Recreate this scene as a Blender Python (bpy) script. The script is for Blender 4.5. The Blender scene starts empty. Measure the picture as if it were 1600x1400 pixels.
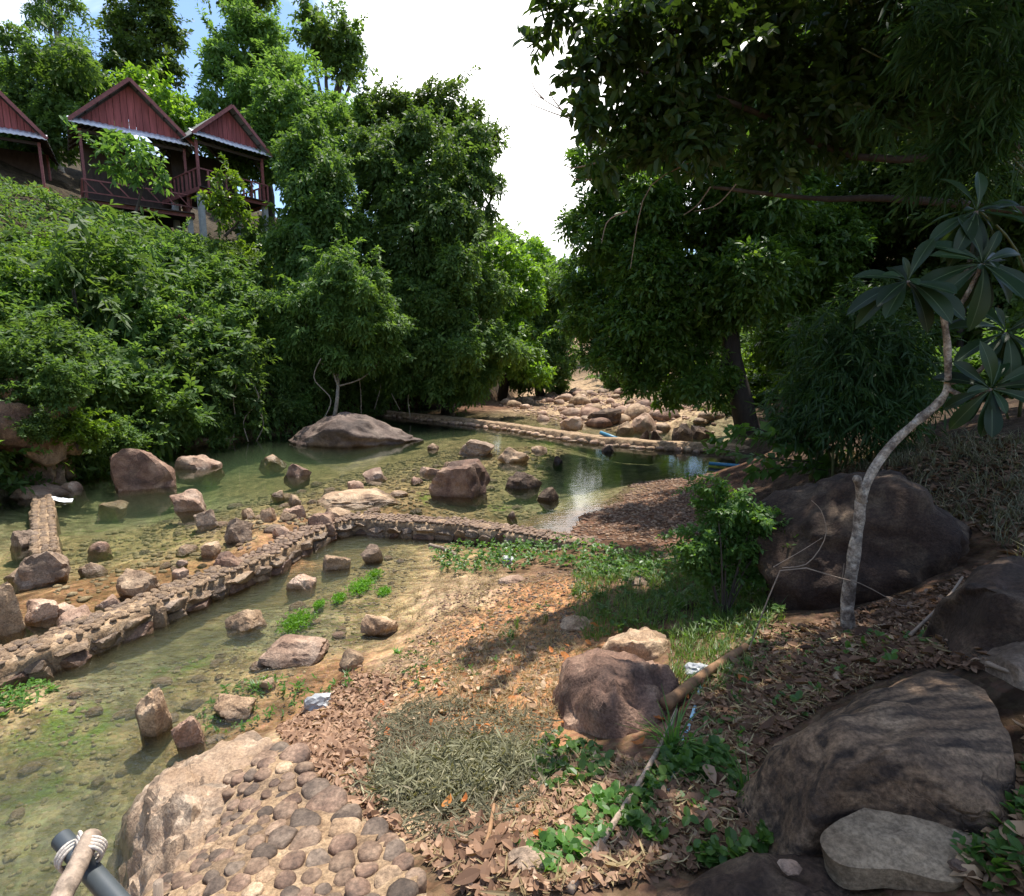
import bpy, bmesh, math, random
import numpy as np
from mathutils import Vector, Matrix
R = math.radians
SC = bpy.context.scene
COL = SC.collection
# ------------------------------------------------------------------ camera, sky, sun, exposure
F, PITCH, CZ = 873.0, R(9.1), 3.0            # focal length in photo pixels (1600 wide), tilt down, eye height above the pool
cam_d = bpy.data.cameras.new('camera'); cam = bpy.data.objects.new('camera', cam_d); COL.objects.link(cam)
cam.location = (0, 0, CZ); cam.rotation_euler = (R(90) - PITCH, 0, 0)
cam_d.sensor_width = 36; cam_d.lens = 36 * F / 1600; cam_d.clip_start = .05; cam_d.clip_end = 2000
SC.camera = cam
SUN_AZ, SUN_EL = R(16), R(69)
sd = Vector((math.sin(SUN_AZ) * math.cos(SUN_EL), math.cos(SUN_AZ) * math.cos(SUN_EL), math.sin(SUN_EL)))
sl = bpy.data.lights.new('sun', 'SUN'); sl.energy = 4.4; sl.angle = R(.53); sl.color = (1, .94, .86)
so = bpy.data.objects.new('sun', sl); COL.objects.link(so); so.rotation_euler = (-sd).to_track_quat('-Z', 'Y').to_euler()
so.location = (0, 0, 60)
SC.view_settings.view_transform = 'Standard'; SC.view_settings.look = 'None'
SC.view_settings.exposure = 0.82; SC.view_settings.gamma = 1.0; SC.view_settings.use_curve_mapping = False
SC.render.engine = 'CYCLES'
SC.cycles.max_bounces = 7; SC.cycles.diffuse_bounces = 3; SC.cycles.glossy_bounces = 3
SC.cycles.transmission_bounces = 4; SC.cycles.transparent_max_bounces = 10; SC.cycles.volume_bounces = 0
SC.cycles.caustics_reflective = False; SC.cycles.caustics_refractive = False
wd = bpy.data.worlds.new('World'); SC.world = wd; wd.use_nodes = True
def build_world():
    nt = wd.node_tree; nt.nodes.clear(); N = nt.nodes.new; L = nt.links.new
    sky = N('ShaderNodeTexSky'); sky.sky_type = 'NISHITA'; sky.sun_disc = False
    sky.sun_elevation = SUN_EL; sky.sun_rotation = SUN_AZ; sky.air_density = 1.0; sky.dust_density = .3; sky.ozone_density = 2.5
    bg = N('ShaderNodeBackground'); bg.inputs[1].default_value = .145; L(sky.outputs[0], bg.inputs[0])
    cl = N('ShaderNodeBackground'); cl.inputs[0].default_value = (1, .99, .975, 1); cl.inputs[1].default_value = 1.7
    tc = N('ShaderNodeTexCoord')
    no = N('ShaderNodeTexNoise'); no.inputs['Scale'].default_value = 2.1; no.inputs['Detail'].default_value = 7; no.inputs['Roughness'].default_value = .58
    no.inputs['Distortion'].default_value = .5
    mp = N('ShaderNodeMapping'); mp.inputs['Location'].default_value = (1.7, .4, .9); mp.inputs['Scale'].default_value = (1, 1, 1.6)
    L(tc.outputs['Generated'], mp.inputs[0]); L(mp.outputs[0], no.inputs['Vector'])
    # one big cumulus bank, brightest towards the sun
    dp = N('ShaderNodeVectorMath'); dp.operation = 'DOT_PRODUCT'; L(tc.outputs['Generated'], dp.inputs[0])
    c = Vector((math.sin(R(7)) * math.cos(R(30)), math.cos(R(7)) * math.cos(R(30)), math.sin(R(30)))); dp.inputs[1].default_value = c
    mr = N('ShaderNodeMapRange'); mr.inputs[1].default_value = math.cos(R(22)); mr.inputs[2].default_value = math.cos(R(14)); mr.inputs[3].default_value = 0; mr.inputs[4].default_value = .42
    L(dp.outputs['Value'], mr.inputs[0])
    ad = N('ShaderNodeMath'); ad.operation = 'ADD'; L(no.outputs[0], ad.inputs[0]); L(mr.outputs[0], ad.inputs[1])
    rp = N('ShaderNodeValToRGB'); rp.color_ramp.elements[0].position = .51; rp.color_ramp.elements[1].position = .76
    L(ad.outputs[0], rp.inputs[0])
    mx = N('ShaderNodeMixShader'); L(rp.outputs[0], mx.inputs[0]); L(bg.outputs[0], mx.inputs[1]); L(cl.outputs[0], mx.inputs[2])
    out = N('ShaderNodeOutputWorld'); L(mx.outputs[0], out.inputs[0])
build_world()

# ------------------------------------------------------------------ helpers
rng = np.random.default_rng(7)
random.seed(7)
def ray(px, py):
    r = (px - 800) / F; d = (py - 700) / F
    return np.array((r, math.cos(PITCH) - d * math.sin(PITCH), -math.sin(PITCH) - d * math.cos(PITCH)))
def W(px, py, z=0.):
    v = ray(px, py); t = (z - CZ) / v[2]
    return np.array((v[0] * t, v[1] * t, z))
def WD(px, py, Y):
    v = ray(px, py); t = Y / v[1]
    return np.array((v[0] * t, Y, CZ + v[2] * t))
def PX(Y): return Y / F                                  # metres covered by one photo pixel at distance Y
def hsh(i, j, k, s):
    h = (i * 374761393 + j * 668265263 + k * 1274126177 + s * 974634777) & 0xffffffff
    h = ((h ^ (h >> 13)) * 1103515245) & 0xffffffff
    h = ((h ^ (h >> 15)) * 2246822519) & 0xffffffff
    return ((h ^ (h >> 16)) & 0xffffff) / float(0xffffff)
def vnoise(P, s=0):
    P = np.asarray(P, float); I = np.floor(P).astype(np.int64); f = P - I; f = f * f * (3 - 2 * f)
    o = 0
    for a in (0, 1):
        for b in (0, 1):
            for c in (0, 1):
                w = (f[..., 0] if a else 1 - f[..., 0]) * (f[..., 1] if b else 1 - f[..., 1]) * (f[..., 2] if c else 1 - f[..., 2])
                o = o + w * hsh(I[..., 0] + a, I[..., 1] + b, I[..., 2] + c, s)
    return o * 2 - 1
def fbm(P, oct=4, s=0, g=.5):
    P = np.asarray(P, float); a, o = 1., 0
    for k in range(oct):
        o = o + a * vnoise(P, s + k); P = P * 2.03 + 11.3; a *= g
    return o
def tag(o, label=None, cat=None, group=None, kind=None):
    if label: o['label'] = label
    if cat: o['category'] = cat
    if group: o['group'] = group
    if kind: o['kind'] = kind
    return o
def empty(name, loc=(0, 0, 0)):
    o = bpy.data.objects.new(name, None); COL.objects.link(o); o.location = loc; o.empty_display_size = .2
    return o
def link(name, me, mat=None, parent=None, loc=None):
    o = bpy.data.objects.new(name, me); COL.objects.link(o)
    if mat is not None and not me.materials:
        for m in (mat if isinstance(mat, (list, tuple)) else [mat]): me.materials.append(m)
    if loc is not None: o.location = loc
    if parent is not None:
        o.parent = parent
        if loc is None: o.location = -Vector(parent.location)     # geometry given in world space
    return o
def mesh(name, V, Fc, smooth=False):
    me = bpy.data.meshes.new(name)
    me.from_pydata([tuple(map(float, v)) for v in V], [], [tuple(map(int, f)) for f in Fc])
    if smooth: me.polygons.foreach_set('use_smooth', [True] * len(me.polygons))
    me.update(); return me
def obj(name, V, Fc, mat, parent=None, smooth=False):
    return link(name, mesh(name, V, Fc, smooth), mat, parent)
def quads(name, V, rnd=None, smooth=False):
    """V: n x 4 x 3 -> n loose quads; rnd: a value per quad"""
    n = len(V); me = bpy.data.meshes.new(name)
    me.vertices.add(4 * n); me.vertices.foreach_set('co', np.ascontiguousarray(V, np.float32).ravel())
    me.loops.add(4 * n); me.loops.foreach_set('vertex_index', np.arange(4 * n, dtype=np.int32))
    me.polygons.add(n); me.polygons.foreach_set('loop_start', np.arange(0, 4 * n, 4, dtype=np.int32))
    try: me.polygons.foreach_set('loop_total', np.full(n, 4, np.int32))
    except Exception: pass
    a = me.attributes.new('rnd', 'FLOAT', 'FACE')
    a.data.foreach_set('value', np.asarray(rng.random(n) if rnd is None else rnd, np.float32))
    me.update(calc_edges=True); me.validate(); return me
def gridmesh(name, V, nu, nv, closed_u=False, smooth=True):
    """V: nv x nu x 3"""
    fs = []
    for j in range(nv - 1):
        for i in range(nu if closed_u else nu - 1):
            a = j * nu + i; b = j * nu + (i + 1) % nu
            fs.append((a, b, b + nu, a + nu))
    return V.reshape(-1, 3), fs
class MB:
    def __init__(s): s.v = []; s.f = []
    def add(s, V, Fc):
        o = len(s.v); s.v.extend([tuple(map(float, p)) for p in V]); s.f.extend([tuple(int(i) + o for i in f) for f in Fc]); return s
    def box(s, c, d, M=None):
        c = np.array(c, float); d = np.array(d, float) / 2
        V = [c + d * np.array(k) for k in ((-1, -1, -1), (1, -1, -1), (1, 1, -1), (-1, 1, -1), (-1, -1, 1), (1, -1, 1), (1, 1, 1), (-1, 1, 1))]
        if M is not None: V = [M @ Vector(p) for p in V]
        return s.add(V, ((0, 3, 2, 1), (4, 5, 6, 7), (0, 1, 5, 4), (1, 2, 6, 5), (2, 3, 7, 6), (3, 0, 4, 7)))
    def bar(s, a, b, w, h=None, up=(0, 0, 1)):
        a, b = Vector(a), Vector(b); h = h or w; d = (b - a).normalized(); u = Vector(up)
        x = d.cross(u)
        if x.length < 1e-3: x = d.cross(Vector((1, 0, 0)))
        x.normalize(); y = x.cross(d); V = []
        for p in (a, b):
            for i, j in ((-1, -1), (1, -1), (1, 1), (-1, 1)): V.append(p + x * (i * w / 2) + y * (j * h / 2))
        return s.add(V, ((3, 2, 1, 0), (4, 5, 6, 7), (0, 1, 5, 4), (1, 2, 6, 5), (2, 3, 7, 6), (3, 0, 4, 7)))
    def tube(s, pts, rad, n=8, cap=True, wob=0, seed=0):
        P = np.array(pts, float); m = len(P)
        rad = np.full(m, rad) if np.isscalar(rad) else np.array(rad, float)
        T = np.gradient(P, axis=0); T /= np.linalg.norm(T, axis=1)[:, None] + 1e-9
        ref = np.array((0, 0, 1.)) if abs(T[0][2]) < .9 else np.array((1., 0, 0))
        V = []; x = np.cross(T[0], ref); x /= np.linalg.norm(x)
        for i in range(m):
            x = x - T[i] * x.dot(T[i]); x /= np.linalg.norm(x) + 1e-9; y = np.cross(T[i], x)
            for k in range(n):
                a = 2 * math.pi * k / n; V.append(P[i] + rad[i] * (math.cos(a) * x + math.sin(a) * y))
        V = np.array(V)
        if wob:
            nz = fbm(V * 9 + seed, 2, seed); c = np.repeat(P, n, axis=0); V = c + (V - c) * (1 + wob * nz)[:, None]
        fs = []
        for j in range(m - 1):
            for i in range(n):
                a, b = j * n + i, j * n + (i + 1) % n; fs.append((a, b, b + n, a + n))
        if cap: fs.append(tuple(range(n))[::-1]); fs.append(tuple(range((m - 1) * n, m * n)))
        return s.add(V, fs)
    def build(s, name, mat, parent=None, smooth=False):
        return link(name, mesh(name, s.v, s.f, smooth), mat, parent)
def spline(pts, n):
    P = np.array(pts, float); t = np.linspace(0, len(P) - 1, n); out = []
    for u in t:
        i = min(int(u), len(P) - 2); f = u - i
        p0, p1, p2, p3 = P[max(i - 1, 0)], P[i], P[i + 1], P[min(i + 2, len(P) - 1)]
        out.append(.5 * (2 * p1 + (p2 - p0) * f + (2 * p0 - 5 * p1 + 4 * p2 - p3) * f * f + (3 * p1 - p0 - 3 * p2 + p3) * f ** 3))
    return np.array(out)

# ------------------------------------------------------------------ materials
def newmat(name):
    m = bpy.data.materials.new(name); m.use_nodes = True; nt = m.node_tree; nt.nodes.clear()
    return m, nt, nt.nodes.new, nt.links.new
def ramp(N, cols):
    r = N('ShaderNodeValToRGB'); e = r.color_ramp.elements
    while len(e) < len(cols): e.new(.5)
    for i, (p, c) in enumerate(cols): e[i].position = p; e[i].color = (*c, 1)
    return r
def noise_node(N, L, sc, det=5, rough=.6, co=None, dist=0):
    n = N('ShaderNodeTexNoise'); n.inputs['Scale'].default_value = sc; n.inputs['Detail'].default_value = det
    n.inputs['Roughness'].default_value = rough; n.inputs['Distortion'].default_value = dist
    if co is not None: L(co, n.inputs['Vector'])
    return n
def leafmat(name, c1, c2, c3=None, trans=.35, rough=.42, spec=.4, back=1.9):
    m, nt, N, L = newmat(name)
    at = N('ShaderNodeAttribute'); at.attribute_name = 'rnd'
    cols = [(0, c1), (.75 if c3 else 1, c2)] + ([(1, c3)] if c3 else [])
    rp = ramp(N, cols); L(at.outputs['Fac'], rp.inputs[0])
    oi = N('ShaderNodeObjectInfo'); hs = N('ShaderNodeHueSaturation'); L(rp.outputs[0], hs.inputs['Color'])
    mr = N('ShaderNodeMapRange'); mr.inputs[3].default_value = .72; mr.inputs[4].default_value = 1.25; L(oi.outputs['Random'], mr.inputs[0]); L(mr.outputs[0], hs.inputs['Value'])
    mh = N('ShaderNodeMapRange'); mh.inputs[3].default_value = .494; mh.inputs[4].default_value = .508; L(oi.outputs['Random'], mh.inputs[0]); L(mh.outputs[0], hs.inputs['Hue'])
    b = N('ShaderNodeBsdfPrincipled'); b.inputs['Roughness'].default_value = rough; b.inputs['Specular IOR Level'].default_value = spec
    L(hs.outputs[0], b.inputs['Base Color'])
    t = N('ShaderNodeBsdfTranslucent'); ml = N('ShaderNodeMix'); ml.data_type = 'RGBA'; ml.blend_type = 'MULTIPLY'; ml.inputs[0].default_value = 1
    L(hs.outputs[0], ml.inputs[6]); ml.inputs[7].default_value = (back * 1.15, back * 1.1, back * .45, 1); L(ml.outputs[2], t.inputs[0])
    mx = N('ShaderNodeMixShader'); mx.inputs[0].default_value = trans; L(b.outputs[0], mx.inputs[1]); L(t.outputs[0], mx.inputs[2])
    o = N('ShaderNodeOutputMaterial'); L(mx.outputs[0], o.inputs[0]); return m
def rockmat(name, cols, sc=2.2, rough=.8, stain=(.05, .04, .035), stain_amt=.5, bump=.5, band=None, speck=.25, spec=.3):
    m, nt, N, L = newmat(name)
    tc = N('ShaderNodeTexCoord'); oi = N('ShaderNodeObjectInfo')
    mp = N('ShaderNodeMapping'); L(tc.outputs['Object'], mp.inputs[0])
    cx = N('ShaderNodeCombineXYZ'); ml = N('ShaderNodeMath'); ml.operation = 'MULTIPLY'; ml.inputs[1].default_value = 37; L(oi.outputs['Random'], ml.inputs[0])
    for k in range(3): L(ml.outputs[0], cx.inputs[k])
    L(cx.outputs[0], mp.inputs['Location']); co = mp.outputs[0]
    n1 = noise_node(N, L, sc, 6, .62, co, .4); r1 = ramp(N, [(.34 + .30 * i / (len(cols) - 1), c) for i, c in enumerate(cols)]); L(n1.outputs[0], r1.inputs[0])
    # darker lichen and water stains
    n2 = noise_node(N, L, sc * .75, 8, .66, co, .35); r2 = ramp(N, [(.49, (0, 0, 0)), (.60, (1, 1, 1))]); L(n2.outputs[0], r2.inputs[0])
    sm = N('ShaderNodeMath'); sm.operation = 'MULTIPLY'; sm.inputs[1].default_value = stain_amt; L(r2.outputs[0], sm.inputs[0])
    mx = N('ShaderNodeMix'); mx.data_type = 'RGBA'; L(sm.outputs[0], mx.inputs[0]); L(r1.outputs[0], mx.inputs[6]); mx.inputs[7].default_value = (*stain, 1)
    last = mx.outputs[2]
    if band:                                             # mineral banding
        wv = N('ShaderNodeTexNoise'); wv.inputs['Scale'].default_value = band[0]; wv.inputs['Detail'].default_value = 6
        m2 = N('ShaderNodeMapping'); m2.inputs['Scale'].default_value = band[1]; m2.inputs['Rotation'].default_value = band[2]; L(co, m2.inputs[0]); L(m2.outputs[0], wv.inputs['Vector'])
        rb = ramp(N, [(.44, (0, 0, 0)), (.62, (1, 1, 1))]); L(wv.outputs[0], rb.inputs[0])
        mb = N('ShaderNodeMix'); mb.data_type = 'RGBA'; L(rb.outputs[0], mb.inputs[0]); L(last, mb.inputs[6]); mb.inputs[7].default_value = (*band[3], 1); last = mb.outputs[2]
    nd = noise_node(N, L, 2.2, 4, .6, co); vd = N('ShaderNodeVectorMath'); vd.operation = 'MULTIPLY_ADD'; vd.inputs[1].default_value = (.55, .55, .55); L(nd.outputs['Color'], vd.inputs[0]); L(co, vd.inputs[2])
    vk = N('ShaderNodeTexVoronoi'); vk.feature = 'DISTANCE_TO_EDGE'; vk.inputs['Scale'].default_value = 1.1; L(vd.outputs[0], vk.inputs['Vector'])
    nk = noise_node(N, L, 1.7, 3, .5, co); wk = N('ShaderNodeMath'); wk.operation = 'MULTIPLY_ADD'; wk.inputs[1].default_value = .09; wk.inputs[2].default_value = -.055; L(nk.outputs[0], wk.inputs[0])   # cracks open and close
    ck = N('ShaderNodeMath'); ck.operation = 'SUBTRACT'; L(vk.outputs['Distance'], ck.inputs[0]); L(wk.outputs[0], ck.inputs[1]); cr = N('ShaderNodeMapRange'); cr.inputs[1].default_value = -.002; cr.inputs[3].default_value = .45; cr.inputs[2].default_value = .008; L(ck.outputs[0], cr.inputs[0])
    kx = N('ShaderNodeMix'); kx.data_type = 'RGBA'; L(cr.outputs[0], kx.inputs[0]); kx.inputs[6].default_value = (stain[0] * .6, stain[1] * .6, stain[2] * .6, 1); L(last, kx.inputs[7]); last = kx.outputs[2]
    n3 = noise_node(N, L, 55, 3, .7, co); r3 = ramp(N, [(.36, (1 - speck * 1.5,) * 3), (.66, (1 + speck,) * 3)]); L(n3.outputs[0], r3.inputs[0])
    mm = N('ShaderNodeMix'); mm.data_type = 'RGBA'; mm.blend_type = 'MULTIPLY'; mm.inputs[0].default_value = 1; L(last, mm.inputs[6]); L(r3.outputs[0], mm.inputs[7])
    hs = N('ShaderNodeHueSaturation'); L(mm.outputs[2], hs.inputs['Color'])
    mr = N('ShaderNodeMapRange'); mr.inputs[3].default_value = .8; mr.inputs[4].default_value = 1.2; L(oi.outputs['Random'], mr.inputs[0]); L(mr.outputs[0], hs.inputs['Value'])
    b = N('ShaderNodeBsdfPrincipled'); b.inputs['Roughness'].default_value = rough; b.inputs['Specular IOR Level'].default_value = spec
    # wet stone up to a hand above the water it stands in
    ge = N('ShaderNodeNewGeometry'); sx = N('ShaderNodeSeparateXYZ'); L(ge.outputs['Position'], sx.inputs[0]); wz = N('ShaderNodeAttribute'); wz.attribute_type = 'OBJECT'; wz.attribute_name = 'water_level'
    s1 = N('ShaderNodeMath'); s1.operation = 'SUBTRACT'; L(sx.outputs[2], s1.inputs[0]); L(wz.outputs['Fac'], s1.inputs[1]); s2 = N('ShaderNodeMath'); s2.operation = 'MULTIPLY_ADD'; s2.inputs[1].default_value = -.09; L(n1.outputs[0], s2.inputs[0]); L(s1.outputs[0], s2.inputs[2])
    wr_ = N('ShaderNodeMapRange'); wr_.inputs[1].default_value = -.02; wr_.inputs[2].default_value = .02; wr_.inputs[3].default_value = .66; wr_.inputs[4].default_value = 1; L(s2.outputs[0], wr_.inputs[0])
    wm = N('ShaderNodeMix'); wm.data_type = 'RGBA'; wm.blend_type = 'MULTIPLY'; wm.inputs[0].default_value = 1; L(hs.outputs[0], wm.inputs[6]); cw = N('ShaderNodeCombineColor'); L(wr_.outputs[0], cw.inputs[0]); L(wr_.outputs[0], cw.inputs[1]); L(wr_.outputs[0], cw.inputs[2]); L(cw.outputs[0], wm.inputs[7]); L(wm.outputs[2], b.inputs['Base Color'])
    wq = N('ShaderNodeMapRange'); wq.inputs[1].default_value = .66; wq.inputs[2].default_value = 1; wq.inputs[3].default_value = .3; wq.inputs[4].default_value = rough; L(wr_.outputs[0], wq.inputs[0]); L(wq.outputs[0], b.inputs['Roughness'])
    n4 = noise_node(N, L, 9, 9, .68, co, .2); bp = N('ShaderNodeBump'); bp.inputs['Strength'].default_value = bump; bp.inputs['Distance'].default_value = .05
    n5 = noise_node(N, L, 3.4, 8, .64, co, .25); a5 = N('ShaderNodeMath'); a5.operation = 'MULTIPLY_ADD'; a5.inputs[1].default_value = 1.3; L(n5.outputs[0], a5.inputs[0]); L(n4.outputs[0], a5.inputs[2])
    a6 = N('ShaderNodeMath'); a6.operation = 'MULTIPLY_ADD'; a6.inputs[1].default_value = .5; L(cr.outputs[0], a6.inputs[0]); L(a5.outputs[0], a6.inputs[2]); a5 = a6
    L(a5.outputs[0], bp.inputs['Height']); L(bp.outputs[0], b.inputs['Normal'])
    o = N('ShaderNodeOutputMaterial'); L(b.outputs[0], o.inputs[0]); return m
def plain(name, c, rough=.7, var=.25, sc=8, stretch=(1, 1, 1), bump=.2, metallic=0, spec=.4):
    m, nt, N, L = newmat(name); tc = N('ShaderNodeTexCoord'); mp = N('ShaderNodeMapping'); mp.inputs['Scale'].default_value = stretch; L(tc.outputs['Object'], mp.inputs[0])
    n = noise_node(N, L, sc, 6, .6, mp.outputs[0]); r = ramp(N, [(.3, [x * (1 - var) for x in c]), (.7, [min(1, x * (1 + var)) for x in c])]); L(n.outputs[0], r.inputs[0])
    oi = N('ShaderNodeObjectInfo'); hs = N('ShaderNodeHueSaturation'); L(r.outputs[0], hs.inputs['Color'])
    mr = N('ShaderNodeMapRange'); mr.inputs[3].default_value = 1 - var * .6; mr.inputs[4].default_value = 1 + var * .6; L(oi.outputs['Random'], mr.inputs[0]); L(mr.outputs[0], hs.inputs['Value'])
    b = N('ShaderNodeBsdfPrincipled'); b.inputs['Roughness'].default_value = rough; b.inputs['Metallic'].default_value = metallic; b.inputs['Specular IOR Level'].default_value = spec
    L(hs.outputs[0], b.inputs['Base Color'])
    bp = N('ShaderNodeBump'); bp.inputs['Strength'].default_value = bump; bp.inputs['Distance'].default_value = .02; L(n.outputs[0], bp.inputs['Height']); L(bp.outputs[0], b.inputs['Normal'])
    o = N('ShaderNodeOutputMaterial'); L(b.outputs[0], o.inputs[0]); return m
def groundmat():
    m, nt, N, L = newmat('ground_soil'); tc = N('ShaderNodeTexCoord'); co = tc.outputs['Object']
    at = N('ShaderNodeAttribute'); at.attribute_name = 'soil'
    n1 = noise_node(N, L, 3.2, 8, .7, co, .3); r1 = ramp(N, [(.3, (.55, .55, .55)), (.7, (1.45, 1.42, 1.38))]); L(n1.outputs[0], r1.inputs[0])
    mm = N('ShaderNodeMix'); mm.data_type = 'RGBA'; mm.blend_type = 'MULTIPLY'; mm.inputs[0].default_value = 1; L(at.outputs['Color'], mm.inputs[6]); L(r1.outputs[0], mm.inputs[7])
    n6 = noise_node(N, L, 1.9, 6, .62, co, 2.2); r6 = ramp(N, [(.38, (.55, .52, .45)), (.5, (1, 1, .95)), (.62, (1.45, 1.45, 1.42))]); L(n6.outputs[0], r6.inputs[0]); m6 = N('ShaderNodeMix'); m6.data_type = 'RGBA'; m6.blend_type = 'MULTIPLY'; m6.inputs[0].default_value = 1; L(mm.outputs[2], m6.inputs[6]); L(r6.outputs[0], m6.inputs[7]); mm = m6
    # gravel grains
    vo = N('ShaderNodeTexVoronoi'); vo.inputs['Scale'].default_value = 26; L(co, vo.inputs['Vector'])
    hs = N('ShaderNodeHueSaturation'); hs.inputs['Saturation'].default_value = .25; L(vo.outputs['Color'], hs.inputs['Color'])
    r2 = N('ShaderNodeMix'); r2.data_type = 'RGBA'; r2.inputs[0].default_value = .5; r2.inputs[6].default_value = (1, 1, 1, 1); L(hs.outputs[0], r2.inputs[7])
    g2 = N('ShaderNodeMix'); g2.data_type = 'RGBA'; g2.blend_type = 'MULTIPLY'; g2.inputs[0].default_value = 1; L(mm.outputs[2], g2.inputs[6]); L(r2.outputs[2], g2.inputs[7])
    # algae where the bed is marked for it
    aa = N('ShaderNodeAttribute'); aa.attribute_name = 'algae'; na = noise_node(N, L, 2.3, 6, .65, co, 1.2)
    sb = N('ShaderNodeMath'); sb.operation = 'ADD'; L(aa.outputs['Fac'], sb.inputs[0]); L(na.outputs[0], sb.inputs[1])
    ra = ramp(N, [(.93, (0, 0, 0)), (1.0, (1, 1, 1))]); hv = N('ShaderNodeMath'); hv.operation = 'MULTIPLY'; hv.inputs[1].default_value = .85
    L(sb.outputs[0], hv.inputs[0]); L(hv.outputs[0], ra.inputs[0]); ra.color_ramp.elements[0].position = .74; ra.color_ramp.elements[1].position = .94
    nb = noise_node(N, L, 30, 4, .6, co); rb = ramp(N, [(.3, (.05, .095, .010)), (.7, (.19, .27, .035))]); L(nb.outputs[0], rb.inputs[0])
    ga = N('ShaderNodeMix'); ga.data_type = 'RGBA'; L(ra.outputs[0], ga.inputs[0]); L(g2.outputs[2], ga.inputs[6]); L(rb.outputs[0], ga.inputs[7])
    b = N('ShaderNodeBsdfPrincipled'); b.inputs['Roughness'].default_value = .92; b.inputs['Specular IOR Level'].default_value = .15; L(ga.outputs[2], b.inputs['Base Color'])
    n4 = noise_node(N, L, 14, 8, .7, co); ah = N('ShaderNodeMath'); ah.operation = 'ADD'; L(n4.outputs[0], ah.inputs[0])
    vm = N('ShaderNodeMath'); vm.operation = 'MULTIPLY'; vm.inputs[1].default_value = -.7; L(vo.outputs['Distance'], vm.inputs[0]); L(vm.outputs[0], ah.inputs[1])
    bp = N('ShaderNodeBump'); bp.inputs['Strength'].default_value = .8; bp.inputs['Distance'].default_value = .035; L(ah.outputs[0], bp.inputs['Height']); L(bp.outputs[0], b.inputs['Normal'])
    o = N('ShaderNodeOutputMaterial'); L(b.outputs[0], o.inputs[0]); return m
def watermat(name, absorb, dens, rip=.02, silt=(.7, .75, .55), sdens=.8):
    m, nt, N, L = newmat(name); tc = N('ShaderNodeTexCoord'); co = tc.outputs['Object']
    wp_ = N('ShaderNodeMapping'); wp_.inputs['Rotation'].default_value = (0, 0, R(35)); wp_.inputs['Scale'].default_value = (1, 2.2, 1); L(co, wp_.inputs[0]); n1 = noise_node(N, L, 5.5, 3, .5, wp_.outputs[0], .6); n2 = noise_node(N, L, 1.3, 2, .5, co)
    ad = N('ShaderNodeMath'); ad.operation = 'ADD'; L(n1.outputs[0], ad.inputs[0]); L(n2.outputs[0], ad.inputs[1])
    bp = N('ShaderNodeBump'); bp.inputs['Strength'].default_value = .8; bp.inputs['Distance'].default_value = rip; L(ad.outputs[0], bp.inputs['Height'])
    fr = N('ShaderNodeFresnel'); fr.inputs[0].default_value = 1.33; L(bp.outputs[0], fr.inputs['Normal'])
    tr = N('ShaderNodeBsdfTransparent'); gl = N('ShaderNodeBsdfGlossy'); gl.inputs['Roughness'].default_value = .0; L(bp.outputs[0], gl.inputs['Normal'])
    mx = N('ShaderNodeMixShader'); L(fr.outputs[0], mx.inputs[0]); L(tr.outputs[0], mx.inputs[1]); L(gl.outputs[0], mx.inputs[2])
    va = N('ShaderNodeVolumeAbsorption'); va.inputs[0].default_value = (*absorb, 1); va.inputs[1].default_value = dens
    o = N('ShaderNodeOutputMaterial'); vs = N('ShaderNodeVolumeScatter'); vs.inputs['Color'].default_value = (*silt, 1); vs.inputs['Density'].default_value = sdens; vs.inputs['Anisotropy'].default_value = .2
    av = N('ShaderNodeAddShader'); L(va.outputs[0], av.inputs[0]); L(vs.outputs[0], av.inputs[1]); L(mx.outputs[0], o.inputs['Surface']); L(av.outputs[0], o.inputs['Volume']); return m

M = {}
M['ground'] = groundmat()
M['water'] = watermat('pool_water', (.42, .60, .38), .5, .002, (.46, .64, .36), .12)
M['water_low'] = watermat('stream_water', (.48, .58, .34), 2.2, .045, (.66, .68, .42), .95)
M['tan'] = rockmat('sandstone_tan', [(.21, .13, .075), (.40, .27, .165), (.52, .375, .24)], 3.2, .8, (.12, .08, .055), .55, .7)
M['red'] = rockmat('sandstone_red', [(.125, .066, .044), (.24, .14, .095), (.40, .26, .175)], 2.6, .75, (.055, .036, .03), .6, .8)
M['pink'] = rockmat('sandstone_pink', [(.27, .16, .105), (.46, .305, .21), (.55, .40, .29)], 2.8, .8, (.16, .10, .075), .45, .7)
M['grey'] = rockmat('weathered_grey', [(.17, .115, .078), (.32, .225, .155), (.45, .335, .235)], 3.4, .82, (.08, .058, .042), .55, .7)
M['dark'] = rockmat('lichen_dark', [(.048, .028, .019), (.09, .055, .037), (.20, .138, .088)], 2.6, .8, (.022, .014, .010), .65, .8)
M['band'] = rockmat('banded_dark', [(.16, .098, .058), (.29, .185, .11), (.38, .255, .155)], 4.5, .78, (.085, .054, .035), .5, .8, (5.5, (.5, 3.2, 3.2), (0, 0, R(32)), (.062, .042, .03)), .3)
M['slab'] = rockmat('slab_tan', [(.30, .20, .125), (.46, .33, .22), (.54, .41, .29)], 3.0, .8, (.085, .066, .052), .7, .7, (3.0, (1, 6, 3), (0, 0, R(-38)), (.34, .235, .155)), .2)
M['flat'] = rockmat('slab_grey', [(.19, .135, .085), (.30, .22, .14), (.38, .285, .185)], 4.0, .85, (.12, .085, .055), .4, .5, None, .25, .2)
M['cobble'] = rockmat('cobble', [(.115, .07, .046), (.215, .14, .092), (.31, .215, .145)], 7, .7, (.085, .058, .042), .55, .35)
M['cobdark'] = rockmat('cobble_grey', [(.075, .053, .039), (.14, .10, .073), (.21, .155, .112)], 7, .7, (.06, .045, .035), .5, .35)
M['pave_brown'] = rockmat('cobble_brown', [(.10, .06, .042), (.20, .125, .085), (.30, .20, .135)], 8, .7, (.06, .045, .035), .5, .35)
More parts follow.
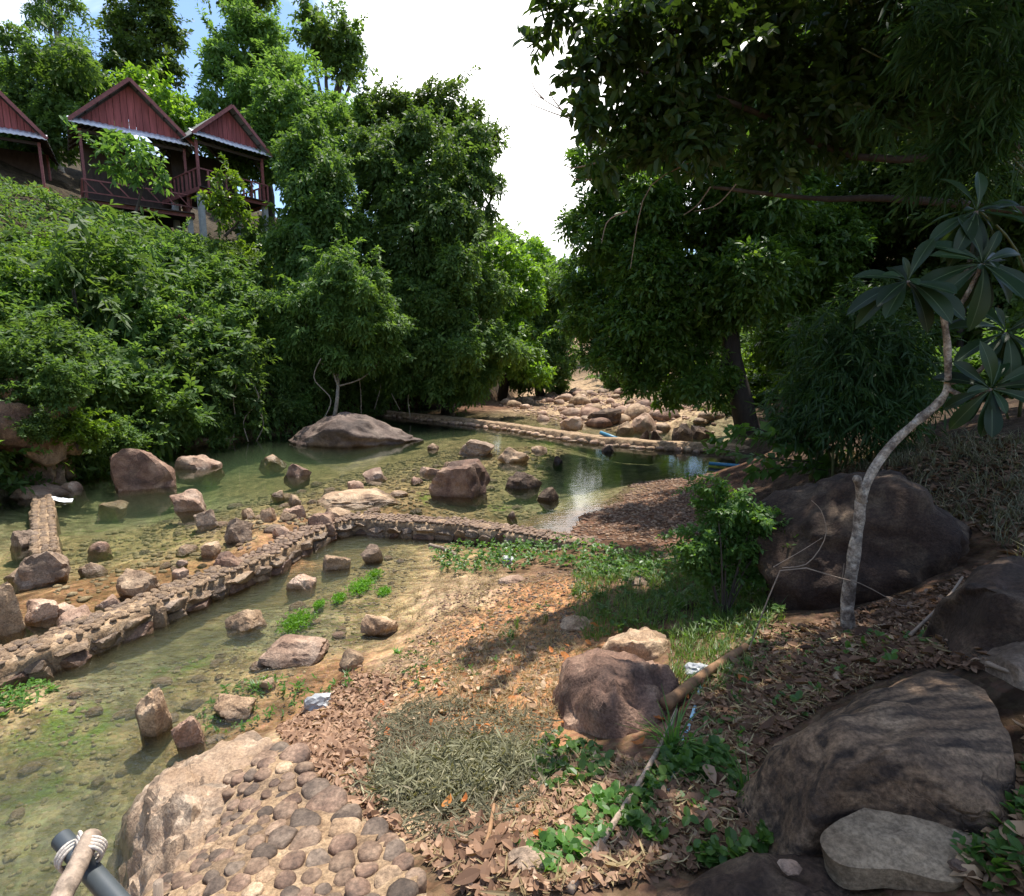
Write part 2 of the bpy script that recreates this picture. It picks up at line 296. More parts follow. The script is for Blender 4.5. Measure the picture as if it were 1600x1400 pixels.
M['mortar'] = rockmat('old_mortar', [(.25, .16, .092), (.39, .265, .155), (.47, .335, .21)], 6, .9, (.15, .10, .065), .6, .9)
M['bark'] = plain('bark_brown', (.055, .042, .032), .85, .4, 12, (1, 1, .25), .6)
M['bark_pale'] = plain('bark_pale', (.30, .255, .20), .8, .45, 16, (1, 1, .5), .5)
M['plum_bark'] = rockmat('bark_grey_lichen', [(.20, .15, .11), (.45, .36, .27), (.66, .57, .45)], 14, .85, (.10, .075, .06), .7, 1.0)
M['bamboo'] = plain('bamboo_culm', (.12, .13, .05), .5, .3, 8)
M['twig'] = plain('dry_twig', (.30, .22, .155), .8, .3, 10)
M['log'] = plain('rotting_wood', (.25, .14, .07), .85, .45, 9, (1, 1, .3), .6)
M['pole'] = plain('grey_driftwood', (.25, .19, .14), .8, .55, 22, (1, 1, .12), .8)
M['pvc'] = plain('dark_plastic_pipe', (.055, .065, .07), .45, .15, 6, bump=.03)
M['bore_shade'] = plain('pipe_bore_shade', (.01, .01, .012), .8, .1)  # near-black colour for the shade inside the pipe
M['rope'] = plain('rope_fibre', (.55, .49, .42), .9, .25, 60, bump=.5)
M['bluepipe'] = plain('blue_plastic_pipe', (.06, .22, .34), .4, .15, 8, bump=.05)
M['palepipe'] = plain('faded_blue_pipe', (.36, .58, .66), .55, .25, 12, bump=.1)
M['bag'] = plain('white_plastic', (.36, .37, .37), .35, .12, 9, bump=.4)
M['maroon'] = plain('maroon_boards', (.26, .072, .07), .8, .38, 6, (3, 3, .2), .2)
M['maroon2'] = plain('maroon_timber', (.24, .085, .08), .7, .3, 9, (1, 1, 1), .2)
M['orange'] = plain('orange_timber', (.42, .09, .035), .65, .2, 9)
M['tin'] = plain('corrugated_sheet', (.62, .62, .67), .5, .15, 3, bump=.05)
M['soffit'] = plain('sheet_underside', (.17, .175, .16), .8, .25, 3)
M['darkwood'] = plain('dark_timber', (.06, .042, .036), .8, .3, 8, (1, 1, .3))
M['concrete'] = plain('concrete_column', (.42, .43, .44), .85, .2, 7)
M['foam'] = plain('white_water', (.85, .88, .9), .5, .05, 20)
# foliage
M['lf_hill'] = leafmat('leaf_hill', (0.042, 0.089, 0.023), (0.110, 0.181, 0.053), (0.190, 0.269, 0.090), spec=.22, rough=.55, trans=.42)
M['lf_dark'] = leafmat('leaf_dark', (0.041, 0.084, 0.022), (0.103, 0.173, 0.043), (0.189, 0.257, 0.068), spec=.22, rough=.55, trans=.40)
M['lf_mid'] = leafmat('leaf_mid', (0.047, 0.101, 0.026), (0.120, 0.208, 0.057), (0.215, 0.305, 0.091), spec=.22, rough=.55, trans=.42)
M['lf_feather'] = leafmat('leaf_feathery', (0.061, 0.116, 0.033), (0.127, 0.215, 0.066), (0.198, 0.286, 0.088), .42, spec=.2, rough=.6)
M['lf_lime'] = leafmat('leaf_lime', (.06, .115, .015), (.13, .22, .025), (.22, .31, .04), .45)
M['lf_mango'] = leafmat('leaf_mango', (0.041, 0.095, 0.019), (0.105, 0.209, 0.036), (0.255, 0.383, 0.055), .36, .45, .35)
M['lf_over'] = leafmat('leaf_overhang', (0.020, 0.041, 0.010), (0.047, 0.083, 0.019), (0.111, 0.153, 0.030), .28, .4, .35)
M['lf_bamboo'] = leafmat('leaf_bamboo', (0.030, 0.070, 0.022), (0.062, 0.130, 0.042), (0.120, 0.200, 0.040), .38, spec=.25, rough=.5)
M['lf_shrub'] = leafmat('leaf_shrub', (0.077, 0.176, 0.039), (0.143, 0.286, 0.066), (0.209, 0.363, 0.088), .45)
M['lf_weed'] = leafmat('leaf_weed', (0.046, 0.111, 0.023), (0.111, 0.221, 0.046), (0.221, 0.325, 0.065), .4)
M['lf_grass'] = leafmat('leaf_grass', (0.058, 0.111, 0.023), (0.130, 0.208, 0.046), (0.390, 0.351, 0.143), .35)
M['lf_straw'] = leafmat('leaf_straw', (.22, .16, .08), (.42, .33, .18), (.58, .48, .29), .25, .7, .2, 1.2)
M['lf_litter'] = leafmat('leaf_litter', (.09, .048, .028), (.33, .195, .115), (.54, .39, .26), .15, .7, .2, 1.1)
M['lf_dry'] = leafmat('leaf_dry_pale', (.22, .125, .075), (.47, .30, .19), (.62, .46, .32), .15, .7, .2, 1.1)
M['lf_orange'] = leafmat('leaf_orange', (.42, .12, .03), (.5, .2, .05), None, .25, .6, .3, 1.2)
M['lf_brush'] = leafmat('leaf_brush', (.07, .07, .038), (.25, .235, .145), (.56, .48, .32), .25, .7, .2, 1.2)
M['lf_plum'] = leafmat('leaf_plumeria', (.016, .036, .012), (.032, .062, .020), None, .2, .45, .35)
M['lf_rib'] = plain('leaf_midrib', (.085, .125, .055), .5, .1)
M['lf_moss'] = leafmat('water_moss', (.06, .14, .006), (.11, .24, .01), (.17, .31, .02), .4, .5)

# ------------------------------------------------------------------ terrain
LOW = -.17                                               # water level below the cobble wall; the pool is at 0, the reach above the weir at .12
UP = .12
FOOT = np.array([(-16, -8), (-13, 4), (-11.6, 9), (-10.9, 11.4), (-11.2, 13.2), (-10.9, 14.4), (-11.2, 17.6), (-10.0, 20.2), (-8.9, 22), (-7.2, 27),
                 (-6.7, 32.2), (-3.5, 34), (-1.2, 37), (1, 44), (3, 55), (6, 80), (10, 140)], float)
def dist_left(x, y):
    """signed distance to the foot of the far bank, positive up the hill (left of the line)"""
    x = np.asarray(x, float); y = np.asarray(y, float); best = np.full(x.shape, 1e9); sg = np.ones(x.shape)
    for (a, b) in zip(FOOT[:-1], FOOT[1:]):
        d = b - a; t = np.clip(((x - a[0]) * d[0] + (y - a[1]) * d[1]) / d.dot(d), 0, 1)
        qx, qy = x - (a[0] + t * d[0]), y - (a[1] + t * d[1]); r = np.hypot(qx, qy); s = np.where(d[0] * qy - d[1] * qx > 0, 1., -1.)
        m = r < best; best = np.where(m, r, best); sg = np.where(m, s, sg)
    return best * sg
HX = np.array((0, .5, 1.2, 2.5, 4.5, 7, 9, 11, 14, 20, 30, 50, 90, 200)); HZ = np.array((0, .9, 2.0, 3.4, 5.4, 7.9, 8.8, 9.3, 10.0, 13.5, 18, 25, 34, 50))
CP = []                                                  # ground heights: (pixel of the photo, height) and plain (x, y, z)
for (px, py, z) in [
    # the pool's bed
    (350, 725, -1.0), (250, 800, -.7), (450, 755, -.5), (600, 705, -.45), (600, 755, -.14), (700, 770, -.12), (520, 780, -.10), (300, 855, -.14), (150, 870, -.35), (110, 820, -.5),
    (450, 840, -.02), (380, 850, .0), (420, 865, .02), (500, 815, .01), (780, 715, -.12), (850, 700, -.1), (950, 720, -.5), (1010, 715, -.7), (1080, 708, -.6), (900, 770, -.4), (840, 800, -.3), (700, 690, -.2), (180, 760, -.9),
    (760, 790, -.35), (680, 795, -.2), (250, 910, -.05), (60, 960, -.02), (180, 930, -.08), (870, 825, -.2), (620, 790, -.1), (40, 860, -.2), (30, 800, -.3),
    # the reddish gravel spit
    (1000, 800, .16), (1060, 780, .24), (995, 757, .01), (905, 808, .0), (1080, 748, .10), (1060, 850, .24), (940, 835, .10), (1100, 740, -.1), (1150, 740, .15),
    # below the cobble wall
    (50, 1200, -.36), (100, 1300, -.38), (200, 1100, -.36), (300, 1040, -.36), (350, 1080, -.28), (450, 1000, -.30), (500, 925, -.31), (580, 905, -.27), (640, 872, -.22), (250, 1200, -.34), (30, 1390, -.4), (120, 1380, -.4),
    (20, 1085, -.1), (60, 1100, -.15), (400, 1110, -.18), (300, 1150, -.24), (420, 960, -.32), (560, 960, -.22), (600, 1010, -.19),
    # near bank
    (690, 862, -.15), (705, 890, -.13), (625, 935, -.15), (645, 985, -.13), (560, 1055, -.13), (500, 1110, -.12), (440, 1140, -.05), (750, 900, -.02), (700, 950, -.02), (800, 1000, .18), (850, 940, .2), (900, 895, .24), (620, 1050, 0), (720, 1050, .2), (800, 890, .05),
    (560, 1120, .05), (500, 1160, .22), (650, 1150, .36), (600, 1250, .64), (700, 1300, .78), (850, 1150, .56), (950, 1000, .42), (1000, 900, .36), (1100, 950, .55), (1000, 1200, .86), (900, 1350, 1.0), (1100, 1100, .86),
    (1200, 1000, .95), (1330, 985, 1.05), (1150, 1300, 1.05), (1300, 1100, 1.15), (1400, 1250, 1.25), (1550, 1350, 1.4), (1550, 1100, 1.55), (1590, 950, 1.65), (430, 1190, .46), (370, 1230, .5), (300, 1390, .78), (500, 1250, .62), (500, 1390, .85), (640, 1380, .92), (760, 1390, 1.0),
    (1060, 880, .34), (1180, 900, .5), (420, 908, -.32), (480, 872, -.31), (522, 846, -.30), (562, 834, -.29), (620, 846, -.27), (330, 948, -.34), (200, 1003, -.37), (100, 1045, -.34), (350, 1200, .05), (300, 1280, .0), (250, 1330, -.3), (220, 1400, -.3), (300, 1200, -.3), (280, 1350, .25)]:
    p = W(px, py, z); CP.append(p)
CP += [np.array(p, float) for p in [
    (0, 0, 1.35), (0, 1, 1.15), (-2, 0, 1.0), (2, 0, 1.6), (4, 2, 2.1), (-4, 2, -.4), (-6, 1, -.4), (-6, 4, -.36), (-4, -4, 0), (4, -5, 2.5), (-9, 3, -.4), (-9, 7, -.3), (-8, 9, -.35),
    (5, 7, 1.75), (7, 9, 2.0), (6, 12, 1.2), (4.2, 8.5, .75), (3.2, 7.2, .7), (8, 15, .7), (6.6, 15.5, .05), (12, 10, 3), (10, 20, .9), (14, 25, 2.2), (8, 19.5, .45), (20, 20, 5), (20, 5, 5.5), (30, 40, 9), (16, 40, 3), (9, 3, 3.2),
    (-11, 14, -.4), (-11.4, 17.5, -.8), (-10.1, 20, -.8), (-8.8, 22.5, -.6), (-7, 28, -.4), (-6.7, 32, -.2), (-10.9, 11.4, -.1),
    (-4, 25, -.45), (0, 22, -.35), (3, 18, -.3), (-4, 31, -.05), (-1, 27.5, -.1), (2, 23.5, -.05), (3, 27, .15), (5, 24, .22), (7, 21.5, .3), (6, 28, .32), (9, 30, .45), (4, 34, .3), (0, 33, .18), (-2, 33, .3), (2, 45, .4), (8, 45, .6), (5, 60, .9),
    (9, 80, 2.4), (30, 90, 10), (60, 60, 22), (60, 0, 18), (40, -20, 12), (-30, -20, 0), (0, -20, 2), (70, 140, 25), (12, 150, 5), (12, 35, 1.6)]]
CP = np.array(CP)
def _rbf():
    d = np.sqrt(((CP[:, None, :2] - CP[None, :, :2]) ** 2).sum(-1) + .04); n = len(CP)
    A = np.zeros((n + 1, n + 1)); A[:n, :n] = -d - np.eye(n) * -.02; A[:n, n] = 1; A[n, :n] = 1
    return np.linalg.solve(A, np.append(CP[:, 2], 0))
RW = _rbf()
def hgt0(x, y):
    x = np.asarray(x, float); y = np.asarray(y, float); sh = x.shape; x = x.ravel(); y = y.ravel(); z = np.full(x.shape, RW[-1])
    for k in range(len(CP)): z -= RW[k] * np.sqrt((x - CP[k, 0]) ** 2 + (y - CP[k, 1]) ** 2 + .04)
    return z.reshape(sh)
def hgt(x, y):
    x = np.asarray(x, float); y = np.asarray(y, float)
    z = hgt0(x, y); d = dist_left(x, y)
    hill = np.interp(np.maximum(d, 0), HX, HZ); s = np.clip(d / .8, 0, 1); s = s * s * (3 - 2 * s)
    P = np.stack([x, y, np.zeros_like(x)], -1)
    z = z * (1 - s) + hill
    near = np.clip(1.2 - y / 30, .3, 1)
    z = z + fbm(P * 1.3, 4, 3) * .045 * near + np.clip(d, 0, 3) * .14 * fbm(P * .5, 3, 9)
    return z
def G(px, py):
    """point of the ground seen at a pixel of the photo"""
    v = ray(px, py); t = np.concatenate([np.arange(1.2, 14, .02), np.arange(14, 120, .1)]); P = np.outer(t, v) + (0, 0, CZ)
    b = P[:, 2] < hgt(P[:, 0], P[:, 1]); i = int(np.argmax(b)) if b.any() else len(t) - 1
    return P[i]
def axis(lo, hi, s0, k, c0):
    out = [c0]; x = c0
    while x < hi: x += max(s0, k * abs(x)); out.append(x)
    x = c0
    while x > lo: x -= max(s0, k * abs(x)); out.insert(0, x)
    return np.array(out)
def build_ground():
    xs = axis(-160, 160, .085, .02, 0); ys = axis(-30, 200, .07, .0175, 3.0)
    X, Y = np.meshgrid(xs, ys); Z = hgt(X, Y); nx, ny = len(xs), len(ys)
    V = np.stack([X, Y, Z], -1).reshape(-1, 3); n = len(V)
    idx = np.arange(nx * ny).reshape(ny, nx); q = np.stack([idx[:-1, :-1], idx[:-1, 1:], idx[1:, 1:], idx[1:, :-1]], -1).reshape(-1, 4)
    me = bpy.data.meshes.new('ground'); me.vertices.add(n); me.vertices.foreach_set('co', V.astype(np.float32).ravel())
    me.loops.add(4 * len(q)); me.loops.foreach_set('vertex_index', q.astype(np.int32).ravel())
    me.polygons.add(len(q)); me.polygons.foreach_set('loop_start', np.arange(0, 4 * len(q), 4, dtype=np.int32))
    me.polygons.foreach_set('use_smooth', np.ones(len(q), bool)); me.update(calc_edges=True)
    # soil colours: what lies there (sand, gravel, red earth, humus)
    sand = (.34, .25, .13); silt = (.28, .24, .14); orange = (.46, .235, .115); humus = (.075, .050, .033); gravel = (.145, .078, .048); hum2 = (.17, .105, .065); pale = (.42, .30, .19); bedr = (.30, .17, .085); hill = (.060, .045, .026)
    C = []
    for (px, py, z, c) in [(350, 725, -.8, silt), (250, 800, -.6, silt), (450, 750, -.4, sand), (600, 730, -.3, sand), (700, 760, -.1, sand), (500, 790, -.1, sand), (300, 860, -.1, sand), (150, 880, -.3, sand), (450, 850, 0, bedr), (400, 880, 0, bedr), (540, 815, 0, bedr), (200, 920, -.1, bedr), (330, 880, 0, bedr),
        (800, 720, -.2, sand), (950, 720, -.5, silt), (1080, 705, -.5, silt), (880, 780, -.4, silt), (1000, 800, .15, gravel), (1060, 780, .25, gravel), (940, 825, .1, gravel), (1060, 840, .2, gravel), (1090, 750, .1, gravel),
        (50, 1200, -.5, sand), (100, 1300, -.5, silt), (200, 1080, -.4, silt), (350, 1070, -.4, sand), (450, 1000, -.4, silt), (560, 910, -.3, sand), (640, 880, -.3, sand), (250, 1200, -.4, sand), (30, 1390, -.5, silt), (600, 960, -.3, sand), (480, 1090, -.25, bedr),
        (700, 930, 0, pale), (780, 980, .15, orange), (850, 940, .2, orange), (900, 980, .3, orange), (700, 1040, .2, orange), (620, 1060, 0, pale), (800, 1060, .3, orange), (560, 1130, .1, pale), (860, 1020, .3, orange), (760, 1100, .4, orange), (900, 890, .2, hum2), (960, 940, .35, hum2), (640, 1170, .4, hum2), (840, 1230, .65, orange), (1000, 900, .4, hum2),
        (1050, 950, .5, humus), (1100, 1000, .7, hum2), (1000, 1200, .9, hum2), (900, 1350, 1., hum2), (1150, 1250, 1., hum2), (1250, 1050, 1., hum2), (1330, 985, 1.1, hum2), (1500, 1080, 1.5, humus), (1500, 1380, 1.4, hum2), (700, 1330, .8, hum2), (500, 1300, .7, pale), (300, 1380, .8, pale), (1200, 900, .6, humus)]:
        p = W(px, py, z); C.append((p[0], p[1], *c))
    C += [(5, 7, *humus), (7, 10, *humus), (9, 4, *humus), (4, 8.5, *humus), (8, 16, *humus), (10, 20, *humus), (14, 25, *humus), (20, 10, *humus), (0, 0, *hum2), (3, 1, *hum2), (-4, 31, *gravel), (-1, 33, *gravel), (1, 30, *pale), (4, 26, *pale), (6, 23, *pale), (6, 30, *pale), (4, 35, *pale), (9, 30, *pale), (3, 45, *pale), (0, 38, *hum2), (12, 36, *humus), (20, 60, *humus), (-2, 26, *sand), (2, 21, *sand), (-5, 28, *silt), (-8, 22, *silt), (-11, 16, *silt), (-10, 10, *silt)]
    C = np.array(C); x, y = V[:, 0], V[:, 1]; num = np.zeros((n, 3)); den = np.zeros(n)
    jx = x + .25 * fbm(V * (1.7, 1.7, 0), 3, 41); jy = y + .25 * fbm(V * (1.7, 1.7, 0), 3, 51)
    for c in C:
        w = 1 / (((jx - c[0]) ** 2 + (jy - c[1]) ** 2) + .02) ** 2.2; den += w; num += w[:, None] * c[2:]
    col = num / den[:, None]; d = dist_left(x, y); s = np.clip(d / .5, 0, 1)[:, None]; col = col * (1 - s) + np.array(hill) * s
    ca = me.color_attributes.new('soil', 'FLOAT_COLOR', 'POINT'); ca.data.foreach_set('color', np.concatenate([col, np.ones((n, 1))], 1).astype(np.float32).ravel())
    al = np.zeros(n)
    for (px, py, z, r, a) in [(100, 1180, -.5, .8, .5), (50, 1260, -.5, .9, .45), (280, 1060, -.45, .55, .55), (330, 1040, -.45, .4, .3), (250, 1090, -.45, .4, .45), (130, 840, -.4, 1.2, .4), (280, 850, -.2, 1.5, .35), (560, 760, -.2, 2.2, .22), (700, 790, -.3, 1.2, .5), (780, 790, -.3, 1.0, .45), (470, 745, -.5, 2.5, .3),
        (600, 890, -.3, .5, .3), (480, 960, -.4, .6, .28), (30, 1350, -.5, .7, .35), (200, 830, -.5, 1.6, .3), (650, 720, -.3, 3, .22), (840, 760, -.3, 1.5, .25)]:
        p = W(px, py, z); al = np.maximum(al, a * np.exp(-((x - p[0]) ** 2 + (y - p[1]) ** 2) / (r * r)))
    aa = me.attributes.new('algae', 'FLOAT', 'POINT'); aa.data.foreach_set('value', al.astype(np.float32))
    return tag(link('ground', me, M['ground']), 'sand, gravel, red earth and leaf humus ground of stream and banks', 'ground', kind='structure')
build_ground()
WALL_L = [(-60, 1048), (0, 1025), (100, 990), (200, 950), (300, 910), (400, 872), (460, 838), (510, 815), (562, 806)]
WALL_R = [(562, 806), (650, 812), (720, 816), (800, 827), (900, 843), (980, 858), (1062, 870)]
WTOP = .10
wl = np.array([W(px, py, WTOP)[:2] for px, py in WALL_L]); wr = np.array([W(px, py, WTOP)[:2] for px, py in WALL_R])
weir = np.array([W(px, py, .22)[:2] for px, py in [(590, 641), (700, 651), (790, 661), (930, 681), (1020, 689), (1130, 694), (1200, 700)]])
def prism(name, poly, z1, z0, mat):
    n = len(poly); V = [(p[0], p[1], z1) for p in poly] + [(p[0], p[1], z0) for p in poly]
    fs = [tuple(range(n)), tuple(range(2 * n - 1, n - 1, -1))] + [(i, i + n, (i + 1) % n + n, (i + 1) % n) for i in range(n)]
    o = obj(name, V, fs, mat); bm = bmesh.new(); bm.from_mesh(o.data); bmesh.ops.recalc_face_normals(bm, faces=bm.faces); bm.to_mesh(o.data); bm.free()
    return tag(o, kind='structure')
def off(p, d):
    p = np.array(p); t = np.gradient(p, axis=0); t /= np.linalg.norm(t, axis=1)[:, None]; return p + np.stack([-t[:, 1], t[:, 0]], 1) * d
wall_all = np.concatenate([wl, wr[1:]])
up_edge, lo_edge = off(wall_all, .05), off(wall_all, -.05)
pool = [tuple(p) for p in up_edge] + [(3.6, 9), (5, 10.5), (9.5, 15), (9.5, 18)] + [tuple(p) for p in off(weir, -.05)[::-1]] + [(-9, 34), (-14, 24), (-15, 12), (-13, 4.8)]
o = prism('pool_water', pool, 0, -3, M['water']); tag(o, 'clear green water of the pool above the cobble wall', 'water')
low = [tuple(p) for p in lo_edge[::-1]] + [(-13, 4.3), (-14, -3), (-3, -2), (-2.2, 2.0), (-1.6, 3.2), (0.2, 6), (2.4, 7.7)]
o = prism('stream_water', low, LOW, -3, M['water_low']); tag(o, 'shallow clear water below the cobble wall', 'water')
ups = [tuple(p) for p in off(weir, .05)] + [(9.5, 24), (5.5, 26), (2, 31), (-1.5, 35), (-9, 34.5)]
o = prism('upstream_water', ups, UP, -3, M['water']); tag(o, 'still brown water behind the low weir', 'water')

# ------------------------------------------------------------------ rocks
_ico = {}
def ico(s):
    if s not in _ico:
        bm = bmesh.new(); bmesh.ops.create_icosphere(bm, subdivisions=s, radius=1)
        _ico[s] = (np.array([v.co[:] for v in bm.verts]), [tuple(v.index for v in f.verts) for f in bm.faces]); bm.free()
    return _ico[s]
def rock_shape(seed, sub=3, facets=9, ang=.55, rough=.10):
    r = np.random.default_rng(seed); D, fs = ico(sub)
    rad = np.full(len(D), 1.15); Q = np.array(Matrix.Rotation(r.uniform(0, 6.28), 3, 'Z') @ Matrix.Rotation(r.uniform(-.6, .6), 3, 'X') @ Matrix.Rotation(r.uniform(-.6, .6), 3, 'Y'))
    pl = [(Q @ np.array(v, float), r.uniform(.55, .85)) for v in ((1, 0, 0), (-1, 0, 0), (0, 1, 0), (0, -1, 0), (0, 0, 1), (0, 0, -1))]
    for k in range(facets):
        n = r.normal(size=3); pl.append((n / np.linalg.norm(n), r.uniform(.62, .98)))
    for n, h in pl:
        c = D @ n; lim = np.where(c > .05, h / np.maximum(c, .05), 9)
        rad = np.where(lim < rad, rad * (1 - ang) + lim * ang, rad)
    V = D * rad[:, None]
    V = V * (1 + rough * 1.4 * fbm(D * 1.7 + seed * 3.1, 3, seed)[:, None] - rough * .7 * np.abs(fbm(V * 3.3 + seed, 3, seed + 3))[:, None] + rough * .4 * fbm(D * 8 + seed, 3, seed + 7)[:, None])
    lo, hi = V.min(0), V.max(0); V = (V - (lo + hi) / 2) / ((hi - lo) / 2)
    return V, fs
def rock(name, label, px, pyb, w, h, z0, mat='tan', seed=1, sub=3, dep=.8, cat='rock', group=None, ang=.55, emb=.35, tilt=0, rough=.10, facets=9, deep=True):
    """a rock seen w x h pixels large with its front foot at pixel (px, pyb) on level z0"""
    B = W(px, pyb, z0); s = B[1] / F * 1.02; wm = w * s; a = math.atan2(CZ - z0, B[1]); D = wm * dep
    H = max((h * s - D * .62 * math.sin(a)) / math.cos(a), wm * .16, .015)
    V, fs = rock_shape(seed, sub, facets, ang, rough)
    e = max(H * emb + .02, z0 - float(hgt(B[0], B[1] + D * .42)) + .06) if deep else H * .2      # down into the bed
    V = V * (wm / 2, D / 2, (H + e) / 2)
    if tilt: V = V @ np.array(Matrix.Rotation(R(tilt), 3, 'Y')).T
    o = obj(name, V, fs, M[mat], smooth=True); o.data.set_sharp_from_angle(angle=R(24)); o.location = (B[0], B[1] + D * .42, z0 + (H - e) / 2)
    o['water_level'] = LOW if z0 < -.12 else UP if B[1] > 24 else 0.
    return tag(o, label, cat, group)
def patch(name, label, outline, top, mat, skirt=.5, seed=3, p=2.2, rough=.03, rings=14, nu=56, cat='boulder', bulge=.06, grow=.06):
    """a boulder whose rim is given as (px, py, z); top = height of its crown above the rim's mean at (px, py)"""
    P = np.array([W(*q) for q in outline]); c = W(*top) if len(top) == 3 else P.mean(0)
    n = len(P); t = np.linspace(0, n, nu, endpoint=False); i = t.astype(int); f = (t - i)[:, None]
    p0, p1, p2, p3 = P[(i - 1) % n], P[i % n], P[(i + 1) % n], P[(i + 2) % n]
    rim = .5 * (2 * p1 + (p2 - p0) * f + (2 * p0 - 5 * p1 + 4 * p2 - p3) * f ** 2 + (3 * p1 - p0 - 3 * p2 + p3) * f ** 3)
    VV = [np.repeat(c[None] * [1, 1, 1], nu, 0)]
    for k in range(1, rings + 1):
        s = k / rings; q = c[:2] + (rim[:, :2] - c[:2]) * s; z = c[2] + (rim[:, 2] - c[2]) * s ** p; VV.append(np.column_stack([q, z]))
    out = rim[:, :2] - c[:2]; out /= np.linalg.norm(out, axis=1)[:, None]
    for k in range(1, 6):
        s = k / 5; VV.append(np.column_stack([rim[:, :2] + out * (grow * math.sin(s * 1.9) + bulge * s), rim[:, 2] - skirt * s ** 1.15]))
    V = np.array(VV); nv = len(V); fl = V.reshape(-1, 3)
    nz = fbm(fl * 2.2 + seed, 3, seed) * rough * 1.6 - np.abs(fbm(fl * 4.1 + seed, 4, seed + 9)) * rough * 1.3 + fbm(fl * 11 + seed, 4, seed + 5) * rough * .5
    w = np.repeat(np.clip(np.arange(nv) / 3, 0, 1), nu); cc = np.append(c[:2], c[2] - 1.2 * skirt - .3)
    dr = fl - cc; dr /= np.linalg.norm(dr, axis=1)[:, None]; fl = fl + dr * nz[:, None] * np.maximum(w, .0)[:, None]
    Vf, fs = gridmesh(name, fl.reshape(nv, nu, 3), nu, nv, True)
    fs = [tuple(reversed(q)) for q in fs]
    o0 = Vf[: nu].mean(0); Vf = Vf - o0
    o = obj(name, Vf, fs, M[mat], smooth=True); o.location = o0
    bm = bmesh.new(); bm.from_mesh(o.data); bmesh.ops.remove_doubles(bm, verts=bm.verts, dist=1e-5); bmesh.ops.recalc_face_normals(bm, faces=bm.faces); bm.to_mesh(o.data); bm.free(); o.data.set_sharp_from_angle(angle=R(38))
    return tag(o, label, cat)
ORD = ['', 'second', 'third', 'fourth', 'fifth', 'sixth', 'seventh', 'eighth', 'ninth', 'tenth', 'eleventh', 'twelfth', 'thirteenth', 'fourteenth', 'fifteenth', 'sixteenth', 'seventeenth', 'eighteenth', 'nineteenth', 'twentieth'] + ['twenty-' + w for w in ('first', 'second', 'third', 'fourth', 'fifth', 'sixth', 'seventh', 'eighth', 'ninth')]
def spread_labels(made):
    """things that share a phrase are told apart by their order from left to right"""
    by = {}
    for m in made: by.setdefault(m[1], []).append(m)
    for ph, ms in by.items():
        ms.sort(key=lambda m: m[2])
        if len(ms) > 1:
            for i, m in enumerate(ms): m[0]['label'] = ('leftmost ' if i == 0 else 'rightmost ' if i == len(ms) - 1 else f'{ORD[min(i, 28)]} from left, ') + ph
LM = [((W(px, py, 0)[:2]), nm) for px, py, nm in [(205, 776, 'the reddish boulder'), (288, 799, 'the pink wedge rock'), (367, 850, 'the upright grey-brown rock'), (455, 835, 'the rock cluster'), (540, 800, 'the wall bend'), (716, 780, 'the big tilted rock'), (743, 711, 'the grey-topped rock'), (803, 722, 'the broad tan rock'), (818, 767, 'the dark layered rock'), (135, 896, 'the cream rock'), (202, 937, 'the streaked tan rock'), (40, 926, 'the large grey boulder'), (600, 740, 'the low pink stone'), (68, 820, 'the short wall'), (460, 744, 'the brown wet rock'),
    (375, 990, 'the half-sunk brown rock'), (447, 1046, 'the flat-topped pale rock'), (590, 992, 'the oblong brown rock'), (578, 879, 'the grey rock below the bend'), (466, 922, 'the wet pink rock'), (232, 1168, 'the tall tan rock'), (95, 1300, 'the rock under water'), (352, 1128, 'the weedy pale rock'), (200, 1060, 'the green algae'), (40, 1180, 'the left edge'), (30, 1390, 'the lashed pole'),
    (947, 659, 'the broad dark rock'), (894, 664, 'the pale flat rock'), (1009, 668, 'the large pale rock'), (978, 676, 'the blue pipe'), (1070, 687, 'the tall dark boulder'), (1060, 655, 'the little cascade'), (1095, 640, 'the pale broad rock'), (900, 625, 'the far trees'), (1000, 615, 'the far bushes')]]
def stone_label(q, size, colour, tail):
    d = [np.hypot(*(q - p)) for p, n in LM]; i = int(np.argmin(d)); return f'{size} {colour} stone {tail} by {LM[i][1]}'
